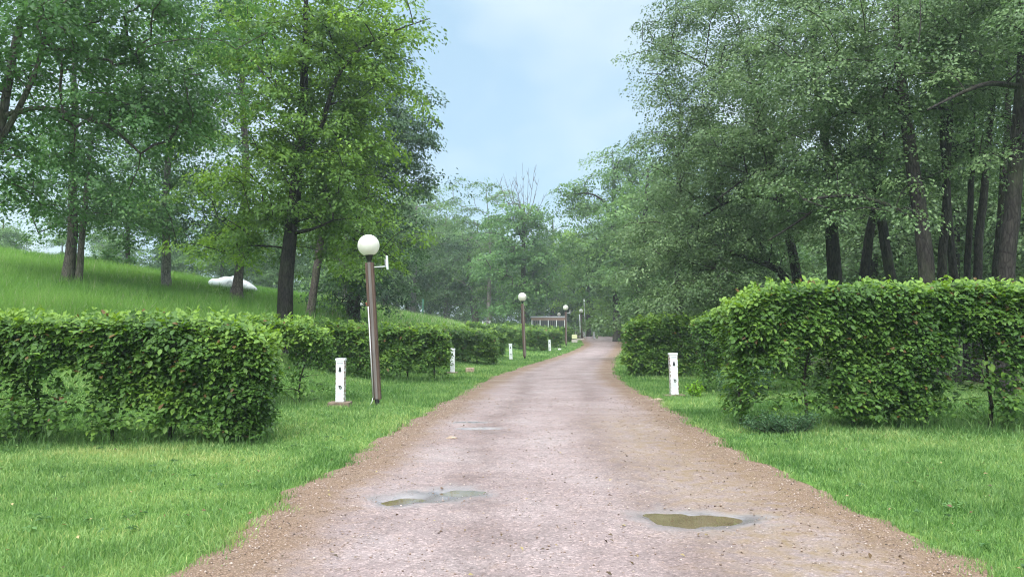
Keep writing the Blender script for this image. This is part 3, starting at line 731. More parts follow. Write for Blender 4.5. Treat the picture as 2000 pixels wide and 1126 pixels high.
def tree(label, Y, trunk, crowns, leaf=.12, per=110, rc=.75, mat_='green', bark='bark', seed=1, group=None, name='tree', cat='tree', droop=.35,
         extra=(), twig=.012, bare=(), aspect=.6, flare=1.3, minr=0.0, tintb=.5, first=.35, updir=.85, more_trunks=(), sides=12, dens=1.0):
    """trunk: [(px, py, radius)] at depth Y from the ground up; crowns: [(px, py, rx_px, ry_px, depth_radius_m, clumps, dY)]"""
    rng = np.random.default_rng(seed)
    if Y < 0: Y = float(hit(*trunk[0][:2])[1])
    sc = Y / 1500
    def tr_pts(tk):
        pts = [P(a, b, Y) for a, b, r in tk]; rr = [r for _, _, r in tk]
        zg = float(terr(pts[0][0], Y)); pts[0] = np.array([pts[0][0], Y, zg - .15])
        d = [0]
        for i in range(1, len(pts)): d.append(d[-1] + np.linalg.norm(pts[i] - pts[i-1]))
        s = np.arange(0, d[-1], .4); A = np.array(pts)
        Q = np.stack([np.interp(s, d, A[:, k]) for k in range(3)], 1)
        # smooth the kinks, keep the foot
        for _ in range(3): Q[1:-1] = .25*Q[:-2] + .5*Q[1:-1] + .25*Q[2:]
        Q[1:] += np.cumsum(rng.normal(0, .012, (len(Q) - 1, 3)) * [1, 1, 0], 0)
        return Q, np.interp(s, d, rr), s, zg
    Q, rq, s, zg = tr_pts(trunk)
    base = np.array([Q[0][0], Y, zg]); root = empty(name, base, label, cat, group)
    chains = []; nodes = []; par = []; rad0 = []; att = []
    def add_trunk(Q, rq, s, zg):
        i0 = len(nodes)
        for i in range(len(Q)):
            nodes.append(Q[i]); par.append(i0 + i - 1 if i else -1); rad0.append(rq[i]); att.append(s[i] >= first * s[-1])
        r2 = []
        for i in range(len(Q)):
            fl = 1 + (flare - 1) * math.exp(-max(s[i] - .1, 0) / .35)
            th = np.linspace(0, 6.283, sides, endpoint=False)
            r2.append(rq[i] * (fl + .10 * (fl - .85) * np.sin(th * 5 + seed) + .05 * np.sin(th * 3 + i * .3)))
        chains.append((Q, r2, sides))
    add_trunk(Q, rq, s, zg)
    for t2 in more_trunks: add_trunk(*tr_pts(t2))
    for lim in extra:                                   # hand-placed limbs: [(px, py, dY, r)], first point on the trunk
        L = np.array([P(a, b, Y + dy) for a, b, dy, r in lim]); rr = [q[3] for q in lim]; m = (len(L) - 1) * 4 + 1
        ff = np.linspace(0, len(L) - 1, m); LL = np.stack([np.interp(ff, range(len(L)), L[:, k]) for k in range(3)], 1)
        for _ in range(2): LL[1:-1] = .25*LL[:-2] + .5*LL[1:-1] + .25*LL[2:]
        lr = np.interp(ff, range(len(L)), rr); i0 = len(nodes)
        for i in range(m): nodes.append(LL[i]); par.append(i0 + i - 1 if i else 0); rad0.append(lr[i]); att.append(i > 0)
        chains.append((LL, lr, 7))
    ntr = len(nodes)
    C = []; cc = []
    for (a, b, rx, ry, rz, n, dy) in crowns:
        c = P(a, b, Y + dy); e = (*c, rx * sc, rz, ry * sc)
        q = crown_points(e, int(n * dens), rc, rng); C.append(q); cc.append(np.repeat(c[None], len(q), 0))
    C = np.concatenate(C); cc = np.concatenate(cc)
    low = C[:, 2] > terr(C[:, 0], C[:, 1]) + .5; C, cc = C[low], cc[low]
    NB = np.zeros((len(nodes) + len(C) * 9 + len(bare) * 12, 3)); NB[:len(nodes)] = nodes; AT = np.zeros(len(NB), bool); AT[:ntr] = att
    cnt = ntr
    tr_ = NB[:ntr]
    dist = np.array([np.min(np.sum((tr_ - c) ** 2, 1)) for c in C]); order = np.argsort(dist)
    bch = []
    for ci in order:
        c = C[ci]; d = c - NB[:cnt]; dl = np.linalg.norm(d, axis=1)
        cost = dl + .9 * np.clip(-d[:, 2], 0, None) + np.where(AT[:cnt], 0, 1e6) + np.where(np.arange(cnt) < ntr, 0, .25)
        j = int(np.argmin(cost)); D = dl[j]
        if D < .15: continue
        m = int(np.clip(D / .55, 2, 8)); hd = d[j] * [1, 1, 0]
        ctrl = NB[j] + hd * .45 + np.array([0, 0, d[j][2] * .5 + .12 * D])
        f = np.linspace(0, 1, m + 1)[1:, None]
        pts = (1-f)**2 * NB[j] + 2*f*(1-f) * ctrl + f*f * c
        pts[:-1] += rng.normal(0, .05 * min(D, 2), (m - 1 if m > 0 else 0, 3)) * .8
        idx = [j]
        for k in range(m):
            NB[cnt] = pts[k]; AT[cnt] = True; par.append(idx[-1]); idx.append(cnt); cnt += 1
        bch.append(idx)
    r = np.zeros(cnt); ACC = np.zeros(cnt)
    for i in range(cnt - 1, -1, -1):
        rr = max(ACC[i] ** (1 / 2.3), twig) if ACC[i] > 0 else twig
        r[i] = rr if i >= ntr else rad0[i]
        if par[i] >= 0: ACC[par[i]] += min(rr, .5) ** 2.3
    for idx in bch:
        rs = [min(r[i], .30) for i in idx]; rs[0] = min(rs[1] * 1.15, r[idx[0]] * .9)
        if rs[1] < minr: continue
        chains.append((NB[idx], rs, 5))
    for lim in bare:                                    # leafless twigs above the crown
        chains.append((np.array(lim[0]), lim[1], 4))
    tubes_mesh('trunk', chains, M[bark], root, base)
    # foliage sprays
    Nc = len(C); k = per
    rcl = rc * (.6 + .7 * rng.random(Nc)); out_ = C - cc; out_[:, 2] *= .3; out_ = unit(out_)
    q = np.sqrt(rng.random((Nc, k))); th = rng.random((Nc, k)) * 6.283
    ang = rng.random(Nc) * 6.283
    el_ = 1 + .35 * rng.random(Nc)
    lx = q * np.cos(th) * el_[:, None]; ly = q * np.sin(th) / el_[:, None]
    ca, sa = np.cos(ang)[:, None], np.sin(ang)[:, None]
    dx, dyy = lx * ca - ly * sa, lx * sa + ly * ca
    # arrange in several short twigs instead of an even disc
    tw = np.floor(th / 6.283 * 7); hx = rng.normal(0, .16, (Nc, 8)); zz = np.take_along_axis(hx, tw.astype(int), 1)
    dz = -droop * q ** 2 + rng.normal(0, .14, (Nc, k)) + zz * 1.2
    o3 = np.stack([dx, dyy, dz], -1) * rcl[:, None, None]
    o3 += out_[:, None, :] * (dx * out_[:, None, 0] + dyy * out_[:, None, 1])[..., None] * .25 * rcl[:, None, None]
    o3[..., 2] -= (dx * out_[:, None, 0] + dyy * out_[:, None, 1]) * .3 * rcl[:, None]
    p = (C[:, None] + o3).reshape(-1, 3)
    nn = np.stack([dx * .5, dyy * .5, np.full_like(dx, updir)], -1) + out_[:, None] * .3 + rng.normal(0, .42, (Nc, k, 3))
    tipd = np.stack([dx, dyy, -.35 - 0 * dx], -1)
    tint = (tintb + rng.normal(0, .135, Nc))[:, None] + rng.normal(0, .13, (Nc, k))
    kp = rng.random(Nc * k) < .92
    ln = leaf * (.6 + .7 * rng.random(Nc * k))
    leaf_mesh('crown', p[kp], nn.reshape(-1, 3)[kp], ln[kp], (ln * aspect)[kp], tint.ravel()[kp], M[mat_], root, base, tipd.reshape(-1, 3)[kp], False, .16, rng)
    return root

def copy_tree(src, x, y, sc, rz, label, group, sz=None):
    o = src.copy(); COL.objects.link(o); o.location = (x, y, float(terr(x, y)) - .1); o.scale = (sc, sc, sz or sc); o.rotation_euler = (0, 0, rz)
    o['label'] = label
    if group: o['group'] = group
    for ch in src.children:
        c = ch.copy(); COL.objects.link(c); c.parent = o
    return o

GL = 'trees on the grassy hillside'; GR = 'trees behind the right hedge'; GF = 'trees of the distant wood'
# --- left hillside
tree('big leaning tree at the left edge, its long limb reaching over the hill', 17.5, [(-150, 640, .18), (-75, 470, .14), (-12, 300, .10), (14, 150, .085), (44, 0, .075), (70, -220, .06)],
     [(60, 20, 170, 130, 2.6, 75, 0), (230, 90, 170, 120, 2.6, 85, 0), (300, 210, 90, 90, 1.6, 34, .5), (-60, 200, 110, 120, 2, 40, 0), (330, -60, 120, 130, 2.2, 40, 0), (40, 330, 70, 60, 1.2, 20, 0)],
     .115, 150, .62, 'green', 'bark', 21, GL, extra=[[(-8, 290, 0, .075), (36, 215, 0, .065), (75, 130, .3, .055), (90, 60, .5, .035)], [(8, 225, 0, .06), (75, 208, 0, .055), (140, 222, 0, .06), (215, 245, .2, .045), (275, 300, .4, .025)]], tintb=.42)
tree('double trunked tree standing low on the left hillside', -1, [(133, 552, .25), (140, 480, .2), (143, 380, .17), (145, 200, .12), (146, 100, .06)],
     [(150, 320, 125, 100, 2.6, 64, .4), (80, 385, 65, 50, 1.8, 16, .4), (225, 405, 80, 58, 2, 32, .8), (150, 180, 130, 130, 2.6, 70, 0), (150, 0, 130, 130, 2.6, 60, 0)],
     .15, 130, .85, 'green', 'bark', 22, GL, more_trunks=[[(152, 550, .14), (157, 480, .12), (165, 380, .10), (175, 250, .06)]], tintb=.45)
tree('pale trunked tree standing alone mid slope on the hill', -1, [(325, 561, .22), (325, 500, .19), (323, 430, .16), (330, 300, .14), (335, 150, .07)],
     [(320, 365, 72, 72, 2.2, 36, 0), (390, 425, 72, 42, 2, 24, 0), (330, 240, 90, 110, 2.6, 60, 0), (270, 415, 55, 38, 1.8, 16, 0), (340, 90, 110, 110, 2.6, 55, 0)],
     .17, 120, .9, 'green', 'bark_pale', 23, GL, tintb=.45)
tree('thin dark stemmed tree farther up the slope between two larger ones', -1, [(250, 528, .12), (249, 490, .13), (250, 420, .1), (252, 330, .05)],
     [(250, 405, 68, 52, 2.2, 34, 0), (200, 430, 60, 30, 2, 10, 0), (270, 330, 80, 80, 2.5, 40, 0)], .2, 110, 1.0, 'far', 'bark_dark', 24, GL)
tree('dark spreading tree behind the white mound', -1, [(396, 549, .24), (396, 510, .22), (398, 440, .22), (400, 300, .14), (402, 120, .07)],
     [(400, 415, 80, 62, 3, 60, 0), (440, 330, 100, 90, 3, 90, 0), (400, 200, 95, 110, 3, 64, 0), (400, 60, 90, 80, 3, 30, 0), (480, 405, 60, 60, 2.4, 34, 0)], .2, 120, 1.05, 'oak', 'bark_dark', 25, GL, tintb=.5)
tree('mossy flared trunk tree in front of the white mound', -1, [(462, 583, .28), (466, 545, .22), (472, 480, .19), (480, 330, .18), (470, 150, .12), (465, -40, .06)],
     [(490, 385, 70, 72, 2.2, 28, 0), (440, 440, 46, 36, 1.6, 9, 0), (450, 60, 80, 90, 2.4, 40, 0), (440, 220, 60, 80, 2, 28, 0), (470, -90, 130, 100, 3, 46, 0), (512, 455, 45, 28, 1.6, 6, 0)], .16, 120, .85, 'oak', 'bark', 26, GL, flare=1.6, tintb=.6)
tree('bright green leaning maple, the tallest tree above the left hedges', 25.5, [(552, 640, .27), (560, 560, .25), (567, 480, .225), (577, 390, .2), (590, 250, .17), (596, 100, .11), (600, -60, .05)],
     [(605, 375, 125, 70, 2.4, 52, .6), (500, 320, 80, 90, 2.2, 46, 0), (660, 340, 90, 85, 2.2, 54, 0), (560, 190, 120, 100, 2.6, 84, 0), (690, 180, 95, 110, 2.4, 62, 0), (600, 40, 140, 95, 2.6, 84, 0), (725, 45, 70, 65, 1.8, 34, 0), (472, 455, 58, 46, 1.5, 24, .4), (668, 450, 55, 42, 1.6, 18, .8), (480, 110, 60, 90, 1.8, 26, 0), (515, 480, 46, 34, 1.2, 12, 1.4), (785, 35, 22, 18, .7, 6, 0)],
     .135, 140, .68, 'maple', 'bark_dark', 27, GL, first=.22, extra=[[(585, 300, 0, .11), (625, 260, -.2, .09), (655, 150, -.4, .07), (700, 95, -.4, .05), (775, 58, -.3, .03), (840, 36, -.2, .012)], [(575, 455, 0, .08), (590, 452, -.4, .07), (610, 448, -.7, .05), (650, 430, -1, .03)]], tintb=.5)
tree('slimmer leaning tree just behind the bright maple', -1, [(606, 615, .2), (615, 560, .18), (622, 500, .18), (640, 380, .12), (650, 300, .05)],
     [(645, 435, 75, 65, 2, 42, 0), (668, 480, 40, 30, 1.4, 8, .6), (695, 515, 46, 36, 1.4, 12, 0), (640, 330, 80, 70, 2, 36, 0)], .15, 130, .8, 'maple', 'bark', 28, GL, tintb=.42)
tree('dark leaved oak jutting towards the sky behind the lamp', 40, [(690, 602, .34), (695, 520, .3), (705, 420, .26), (712, 300, .18), (710, 150, .1)],
     [(730, 330, 85, 75, 2.6, 66, 0), (770, 250, 65, 75, 2.2, 40, 0), (740, 440, 65, 60, 2.4, 50, 0), (720, 520, 60, 50, 2, 34, 0), (690, 200, 90, 90, 2.8, 54, 0), (810, 300, 32, 40, 1.2, 14, 0), (650, 330, 80, 120, 2.8, 52, 0), (780, 170, 45, 40, 1.6, 14, 0), (700, 570, 60, 26, 1.8, 18, 0), (680, 80, 90, 80, 2.6, 40, 0)],
     .17, 130, .85, 'oak', 'bark_dark', 29, GL, first=.3, tintb=.48)
tree('pale slender trunk showing beyond the crest past the leaning trees', 66, [(673, 592, .2), (674, 540, .19), (674, 470, .16), (676, 380, .08)],
     [(670, 500, 45, 45, 3, 30, 0), (680, 420, 55, 60, 3, 40, 0)], .26, 110, 1.3, 'far', 'bark_pale', 30, GL)
tree('thin tree with low sprays between the white mound and the maple', -1, [(537, 572, .13), (538, 530, .14), (536, 470, .1), (535, 390, .05)],
     [(530, 465, 50, 30, 2, 10, 0), (540, 395, 70, 60, 2.4, 40, 0)], .2, 110, 1.0, 'green', 'bark_dark', 31, GL)
shrub('low dark bush on the crest of the hill between thin trunks', *hit(205, 522)[:2], 2.2, 1.2, 1.3, 1600, .2, M['green'], 9, 'bush')

# --- right side
A = dict(leaf=.088, per=200, rc=.64, mat_='alder', bark='bark_dark', group=GR, droop=.5, first=.2, updir=.7, aspect=.7)
tree('thick dark trunk leaning left, the broadest behind the right hedge', 20, [(1812, 640, 0.216), (1808, 530, 0.200), (1795, 400, 0.184), (1775, 260, 0.152), (1755, 100, 0.112), (1745, -80, 0.056)],
     [(1690, 290, 120, 75, 1.8, 44, 1.4), (1640, 120, 140, 110, 2.6, 85, 0), (1790, 50, 130, 100, 2.2, 60, 1.0), (1760, -70, 180, 60, 2.4, 30, 0), (1590, 390, 80, 40, 1.5, 15, -.6), (1850, 170, 90, 60, 1.4, 26, 2.4)], seed=41,
     extra=[[(1800, 440, 0, .07), (1740, 400, -.4, .06), (1660, 380, -.8, .045), (1570, 390, -1, .03)]], **A)
tree('straight dark trunk at the far right end of the right hedge', 18.5, [(1958, 640, 0.200), (1965, 530, 0.188), (1978, 400, 0.176), (1990, 200, 0.144), (2000, 0, 0.104), (2000, -120, 0.056)],
     [(1960, 50, 150, 100, 2.4, 70, .2), (1960, -80, 160, 50, 2.2, 26, 0), (2070, 250, 100, 110, 2, 40, 0), (1900, 110, 90, 50, 1.5, 20, .2)], seed=42,
     extra=[[(1995, 170, 0, .08), (1930, 160, -.6, .06), (1870, 185, -1, .04), (1810, 215, -1.2, .02)]], **A)
tree('slanting trunk left of the broadest right trunk', 23, [(1752, 640, 0.160), (1742, 540, 0.152), (1722, 440, 0.136), (1700, 300, 0.104), (1690, 130, 0.064), (1680, -40, 0.032)],
     [(1590, 330, 110, 70, 2, 50, 0), (1560, 200, 110, 100, 2.4, 62, 0), (1640, 20, 130, 110, 2.6, 62, 0), (1650, 415, 75, 36, 1.6, 14, .6)], seed=43,
     extra=[[(1705, 340, 0, .07), (1650, 350, -.3, .06), (1580, 420, -.5, .04), (1500, 470, -.6, .02)]], **A)
tree('upright stocky trunk behind the middle of the right hedge', 25, [(1633, 640, .24), (1632, 540, .23), (1627, 450, .2), (1620, 330, .15), (1600, 150, .11), (1590, -20, .05)],
     [(1480, 300, 120, 90, 2.4, 66, 0), (1500, 130, 120, 100, 2.6, 72, 0), (1560, -40, 150, 90, 2.6, 66, 0), (1560, 430, 80, 36, 1.8, 20, .3)], seed=44,
     extra=[[(1622, 360, 0, .08), (1560, 330, -.3, .06), (1480, 330, -.5, .045), (1400, 390, -.6, .02)]], **A)
tree('short slanted trunk leaning right beside the stocky one', 26, [(1680, 640, .2), (1687, 540, .17), (1697, 470, .15), (1715, 350, .1), (1730, 220, .05)],
     [(1720, 350, 85, 50, 1.8, 22, .8), (1760, 250, 80, 80, 2, 36, .5)], seed=45, **A)
tree('arching stem bending low towards the path', 26.5, [(1545, 640, .18), (1542, 545, .15), (1525, 522, .12), (1490, 512, .1), (1440, 500, .07), (1380, 470, .04)],
     [(1400, 440, 110, 60, 2, 56, 0), (1360, 540, 80, 60, 1.8, 44, 0), (1470, 470, 80, 45, 1.6, 28, 0), (1440, 560, 80, 50, 1.6, 34, .3)], seed=46, **A)
tree('leaning trunk beside the arching stem', 27.5, [(1572, 640, .2), (1562, 540, .18), (1548, 480, .16), (1520, 350, .12), (1480, 200, .08), (1450, 60, .04)],
     [(1400, 330, 110, 100, 2.6, 68, 0), (1390, 190, 105, 90, 2.4, 64, 0), (1420, 40, 110, 90, 2.6, 62, 0), (1420, -60, 110, 50, 2.2, 24, 0), (1330, 430, 70, 70, 2, 38, 0), (1310, 110, 45, 50, 1.3, 16, 0), (1330, 270, 50, 50, 1.4, 20, 0), (1340, 10, 60, 60, 1.6, 18, 0)], seed=47,
     extra=[[(1530, 390, 0, .07), (1450, 380, -.3, .05), (1370, 420, -.4, .035), (1300, 500, -.5, .015)], [(1490, 230, 0, .06), (1420, 150, 0, .045), (1330, 100, 0, .025), (1255, 80, 0, .01)]], **A)
A2 = dict(A); A2.update(leaf=.095, per=150)
for i, (lb, bx, Yd, r, top, lean) in enumerate([('slim stem right of the broadest trunk, first of the cluster', 1840, 22.5, .13, 60, 12), ('slim stem crossing behind its neighbour in the right cluster', 1866, 23.5, .12, 80, -16),
        ('thin straight stem in the middle of the right cluster', 1888, 24.5, .10, 40, 8), ('thin outward leaning stem of the right cluster', 1906, 24, .13, 60, 22), ('dark slim stem close beside the straight right trunk', 1948, 22, .12, 30, 18)]):
    tree(lb, Yd, [(bx - 2, 640, r * 1.1), (bx, 530, r), (bx + lean * .8, 400, r * .9), (bx + lean * 1.4, 220, r * .7), (bx + lean * 1.6, top, r * .4)],
         [(bx + lean, 330, 60, 50, 1.4, 14, 2.2), (bx + lean * 2, 180, 80, 80, 1.8, 28, 1.6), (bx + lean, 20, 100, 90, 2.4, 40, 0)], seed=50 + i, **A2)
# trees behind, lighter, seen between the trunks
B = dict(leaf=.17, per=120, rc=.95, mat_='alder', bark='bark_dark', group=GR, droop=.4, first=.1, updir=.7)
for i, (lb, bx, Yd) in enumerate([('low leafy tree glimpsed between the arching stem and the stocky trunk', 1480, 38), ('low leafy tree glimpsed behind the slanting right trunk', 1700, 36), ('low leafy tree glimpsed through the cluster of slim stems', 1860, 35), ('low leafy tree glimpsed past the straight right trunk', 2010, 34)]):
    tree(lb, Yd, [(bx, 660, .2), (bx + 5, 540, .17), (bx + 10, 300, .1), (bx + 12, 100, .04)],
         [(bx, 520, 100, 70, 2.6, 48, 0), (bx - 50, 420, 90, 70, 2.8, 46, 0), (bx + 60, 400, 90, 80, 2.8, 46, 0), (bx, 270, 120, 110, 3, 60, 0)], seed=60 + i, **B)
tree('feathery grey green tree leaning over the path end past the inner hedge', 40, [(1330, 660, .26), (1325, 560, .22), (1320, 450, .18), (1330, 320, .1), (1330, 200, .05)],
     [(1320, 520, 75, 70, 2.6, 58, 0), (1300, 420, 60, 70, 2.4, 40, 0), (1360, 350, 70, 80, 2.6, 40, 0), (1280, 590, 60, 40, 2, 28, 0), (1350, 600, 70, 40, 2, 28, 0)], .17, 140, .85, 'alder', 'bark_dark', 70, GR, first=.1)

# --- far wood round the bend
F_ = dict(leaf=.30, per=120, rc=1.35, group=GF, twig=.03, droop=.4, first=.12, sides=8)
tree('tall airy tree with a branch reaching left into the sky past the bend', 80, [(1205, 664, .42), (1204, 600, .38), (1200, 500, .3), (1198, 400, .22), (1200, 320, .1)],
     [(1205, 350, 55, 48, 3.5, 30, 0), (1235, 420, 60, 70, 4, 52, 0), (1180, 450, 50, 60, 3.5, 40, 0), (1200, 540, 70, 70, 4, 60, 0), (1130, 370, 26, 16, 1.5, 7, 0), (1162, 505, 42, 50, 3, 30, 0), (1260, 330, 45, 36, 3, 18, 0)], mat_='far', bark='bark_dark', seed=80,
     extra=[[(1199, 440, 0, .16), (1180, 390, 0, .12), (1150, 376, 0, .08), (1112, 380, 0, .03)]], **F_)
tree('dense dark trunked tree at the far corner of the path', 66, [(1250, 666, .4), (1250, 600, .36), (1255, 520, .3), (1260, 420, .2), (1265, 320, .1)],
     [(1250, 540, 60, 70, 3, 50, 0), (1270, 430, 65, 70, 3.4, 56, 0), (1290, 350, 55, 50, 3, 30, 0), (1250, 596, 36, 26, 2.4, 16, 0)], mat_='far', bark='bark_dark', seed=81, **F_)
tree('light green low tree hanging over the end of the path', 101, [(1150, 664, .32), (1150, 610, .28), (1148, 540, .2), (1145, 470, .1)],
     [(1160, 582, 55, 30, 3, 28, 0), (1140, 510, 55, 60, 3.4, 42, 0), (1115, 470, 35, 40, 2.6, 22, 0), (1185, 606, 36, 18, 2, 12, -2)], mat_='maple', bark='bark_dark', seed=82, **F_)
def bare_twigs(Y, items):
    o = []
    for pts in items:
        q = np.array([P(a, b, Y + c) for a, b, c in pts]); n = len(q); o.append((q, np.linspace(.045 if n > 5 else .022, .010, n)))
    return o
rb = random.Random(4); tw = []
for (x0, x1, y1) in ((1018, 970, 348), (1020, 984, 338), (1021, 997, 350), (1022, 1008, 334), (1024, 1020, 318), (1024, 1033, 328), (1026, 1046, 322), (1026, 1057, 348), (1028, 1066, 376), (1020, 955, 378), (1024, 1012, 360)):
    pts = [(x0, 470, 0)]; jz = 0; jx = 0
    for k in range(1, 10):
        f = k / 9; jx += rb.uniform(-.9, .9); jz += rb.uniform(-.25, .25)
        pts.append((x0 + (x1 - x0) * f ** 1.25 + jx, 470 + (y1 - 470) * f, jz))
    tw.append(pts); sx = 1 if x1 > x0 else -1
    for s_ in range(9):
        k = rb.randint(3, 8); a = pts[k]; l = rb.uniform(10, 34) * (1.2 - k / 12); dx = (sx if rb.random() < .65 else -sx) * rb.uniform(.2, .55)
        tw.append([a, (a[0] + dx * l * .45, a[1] - l * .4, a[2] + .2), (a[0] + dx * l * .75, a[1] - l * .72, a[2] + .3), (a[0] + dx * l * .95, a[1] - l, a[2] + .4)])
tree('half dead tree with bare twigs above its crown in the middle of the wood', 84, [(1024, 640, .34), (1022, 560, .3), (1022, 470, .2), (1024, 400, .1)],
     [(1020, 520, 75, 60, 3.4, 52, 0), (1050, 470, 45, 50, 3, 32, 0), (985, 490, 45, 50, 3, 28, 0), (1005, 580, 62, 30, 3, 26, 1), (1065, 540, 35, 50, 2.6, 22, 0), (1005, 420, 26, 26, 2, 6, 0), (1045, 425, 24, 26, 2, 6, 0), (975, 440, 22, 20, 2, 5, 0)], mat_='green', bark='bark', tintb=.66, seed=83, bare=bare_twigs(84, tw), **F_)
tree('thin feathery tree left of the half dead one', 92, [(955, 640, .3), (955, 560, .26), (956, 470, .10), (950, 390, .03)],
     [(940, 385, 46, 40, 3, 20, 0), (965, 460, 55, 50, 3.4, 24, 0), (908, 425, 34, 30, 2, 10, 0), (960, 540, 60, 60, 3.4, 44, 0), (982, 385, 34, 40, 2, 12, 0), (925, 470, 40, 30, 2.4, 12, 0)], mat_='far', bark='bark_pale', seed=84, **dict(F_, leaf=.22, per=110, rc=1.0))
tree('bluish dark tree with a leaning trunk at the edge of the clearing', 100, [(930, 628, .5), (925, 590, .45), (918, 540, .36), (915, 470, .18)],
     [(905, 510, 45, 60, 4, 52, 0), (940, 550, 40, 45, 3.5, 30, 0), (880, 570, 35, 35, 3, 22, 0), (900, 460, 40, 30, 3.4, 20, 0)], mat_='oak', bark='bark', seed=85, **dict(F_, tintb=.75))
tree('tall pale trunked tree at the left of the distant wood', 98, [(806, 610, .4), (808, 560, .36), (812, 480, .28), (815, 400, .12)],
     [(812, 425, 46, 50, 3.6, 38, 0), (800, 500, 55, 50, 4, 48, 0), (780, 560, 50, 36, 3.6, 30, 0), (840, 540, 45, 45, 3.6, 30, 0), (832, 392, 32, 24, 2.4, 14, 0)], mat_='far', bark='bark_pale', seed=86, **F_)
protos = [tree('broad hazy tree in the distant wood', 125, [(870, 620, .4), (870, 560, .36), (870, 480, .24), (870, 420, .1)], [(870, 500, 60, 55, 5, 56, 0), (840, 550, 45, 40, 4, 30, 0), (905, 545, 45, 45, 4, 32, 0), (875, 450, 42, 34, 4, 24, 0)], mat_='far', bark='bark', seed=90, **dict(F_, leaf=.42, rc=1.8)),
          tree('narrow hazy tree in the distant wood', 118, [(760, 600, .36), (760, 540, .3), (760, 470, .2), (760, 400, .08)], [(760, 490, 42, 60, 4, 44, 0), (760, 420, 34, 34, 3, 20, 0), (745, 555, 38, 34, 3.4, 22, 0)], mat_='far', bark='bark_pale', seed=91, **dict(F_, leaf=.40, rc=1.6)),
          tree('dark hazy tree in the distant wood', 130, [(1080, 640, .45), (1080, 570, .4), (1080, 490, .28), (1080, 430, .1)], [(1080, 520, 60, 55, 5, 54, 0), (1050, 570, 45, 40, 4, 30, 0), (1110, 560, 45, 45, 4, 30, 0), (1080, 460, 40, 32, 4, 20, 0)], mat_='oak', bark='bark_dark', seed=92, **dict(F_, leaf=.42, rc=1.8, tintb=.75))]
rr = random.Random(12)
PL = ['broad hazy tree in the distant wood', 'narrow hazy tree in the distant wood', 'dark hazy tree in the distant wood']
for ang in np.arange(-38, 38.1, 3.3):
    for dist in (112, 132, 155):
        a = ang + rr.uniform(-1.4, 1.4); d = dist + rr.uniform(-8, 8)
        x = d * math.tan(R(a)) if abs(a) < 40 else 0; y = d
        if xl(np.array(y)) - 4 < x < xr(np.array(y)) + 3 and y < 133: continue
        if -35 < x < -22 and False: continue
        k = rr.randint(0, 2); sc = rr.uniform(.85, 1.15)
        if x < -22: sc *= max(.32, .85 + (x + 22) * .016)
        copy_tree(protos[k], x, y, sc, rr.uniform(0, 6.28), PL[k], GF)
# closer row at the top of the hill, left, and the wood on the right
for i, (x, y, k, sc) in enumerate([(-56, 84, 0, .48), (-47, 80, 1, .36), (-38, 84, 2, .5), (-31, 82, 0, .5), (-25, 84, 1, .7), (-50, 95, 2, .48), (-20, 88, 2, .7), (-42, 95, 0, .42), (-62, 92, 0, .5), (-16, 97, 0, .8), (-34, 98, 0, .5), (-29, 92, 2, .55), (-38, 100, 1, .5), (-23, 98, 0, .7), (-46, 88, 0, .42)]):
    copy_tree(protos[k], x, y, sc, rr.uniform(0, 6.28), 'tree along the far top of the hillside behind the trunks', 'trees along the hilltop')
for i, (x, y, k, sc) in enumerate([(24, 52, 0, .75), (30, 46, 2, .7), (21, 66, 2, .8), (36, 58, 0, .8), (44, 50, 1, .8), (27, 78, 0, .9), (19, 92, 0, .9), (40, 74, 2, .9), (52, 66, 0, .9), (14.5, 104, 2, .85), (33, 92, 1, .9), (18, 118, 0, .8), (11, 138, 2, .85), (3, 142, 0, .8), (-7, 146, 1, .9), (14.5, 127, 1, .8), (-16, 150, 2, .85)]):
    copy_tree(protos[k], x, y, sc, rr.uniform(0, 6.28), 'tree deep in the wood behind the right hand trunks', 'trees deep in the right wood')

# undergrowth below the woods
rng = np.random.default_rng(99); X = []; Yv = []
for (n, xa, xb, ya, yb) in ((620, -60, 34, 100, 150), (260, -90, 70, 150, 165), (170, 8, 26, 19, 34), (300, 13, 60, 36, 110), (120, 12.5, 20, 84, 130), (330, -40, 22, 134, 150)):
    X.append(xa + (xb - xa) * rng.random(n)); Yv.append(ya + (yb - ya) * rng.random(n))
X = np.concatenate(X); Yv = np.concatenate(Yv); k = ~((X > xl(Yv) - 2.5) & (X < xr(Yv) + 1.5)) & ~((X < 4) & (Yv < 106)); X, Yv = X[k], Yv[k]
hgt = (.6 + 2.0 * rng.random(len(X)) ** 1.6) * np.where(Yv < 34, .5, np.where(Yv > 150, 2.2, 1)); K = 46
c = np.stack([X, Yv, terr(X, Yv) + hgt * .45], 1)
d = rng.normal(size=(len(X), K, 3)) * np.stack([hgt * .55, hgt * .55, hgt * .36], 1)[:, None]
p = (c[:, None] + d).reshape(-1, 3); nn = unit(d).reshape(-1, 3) * .6 + rng.normal(0, .4, p.shape) + [0, 0, .7]
ln = .30 * (.6 + .7 * rng.random(len(p))) * np.repeat(np.where(Yv < 34, .42, np.where(Yv > 150, 2.4, 1.15)), K)
tag(leaf_mesh('undergrowth', p, nn, ln, ln * .6, np.repeat(rng.normal(.45, .18, len(X)), K) + rng.normal(0, .1, len(p)), M['far'], None, None, None, False, .15, rng), 'mixed undergrowth below the woods', 'undergrowth', kind='stuff')

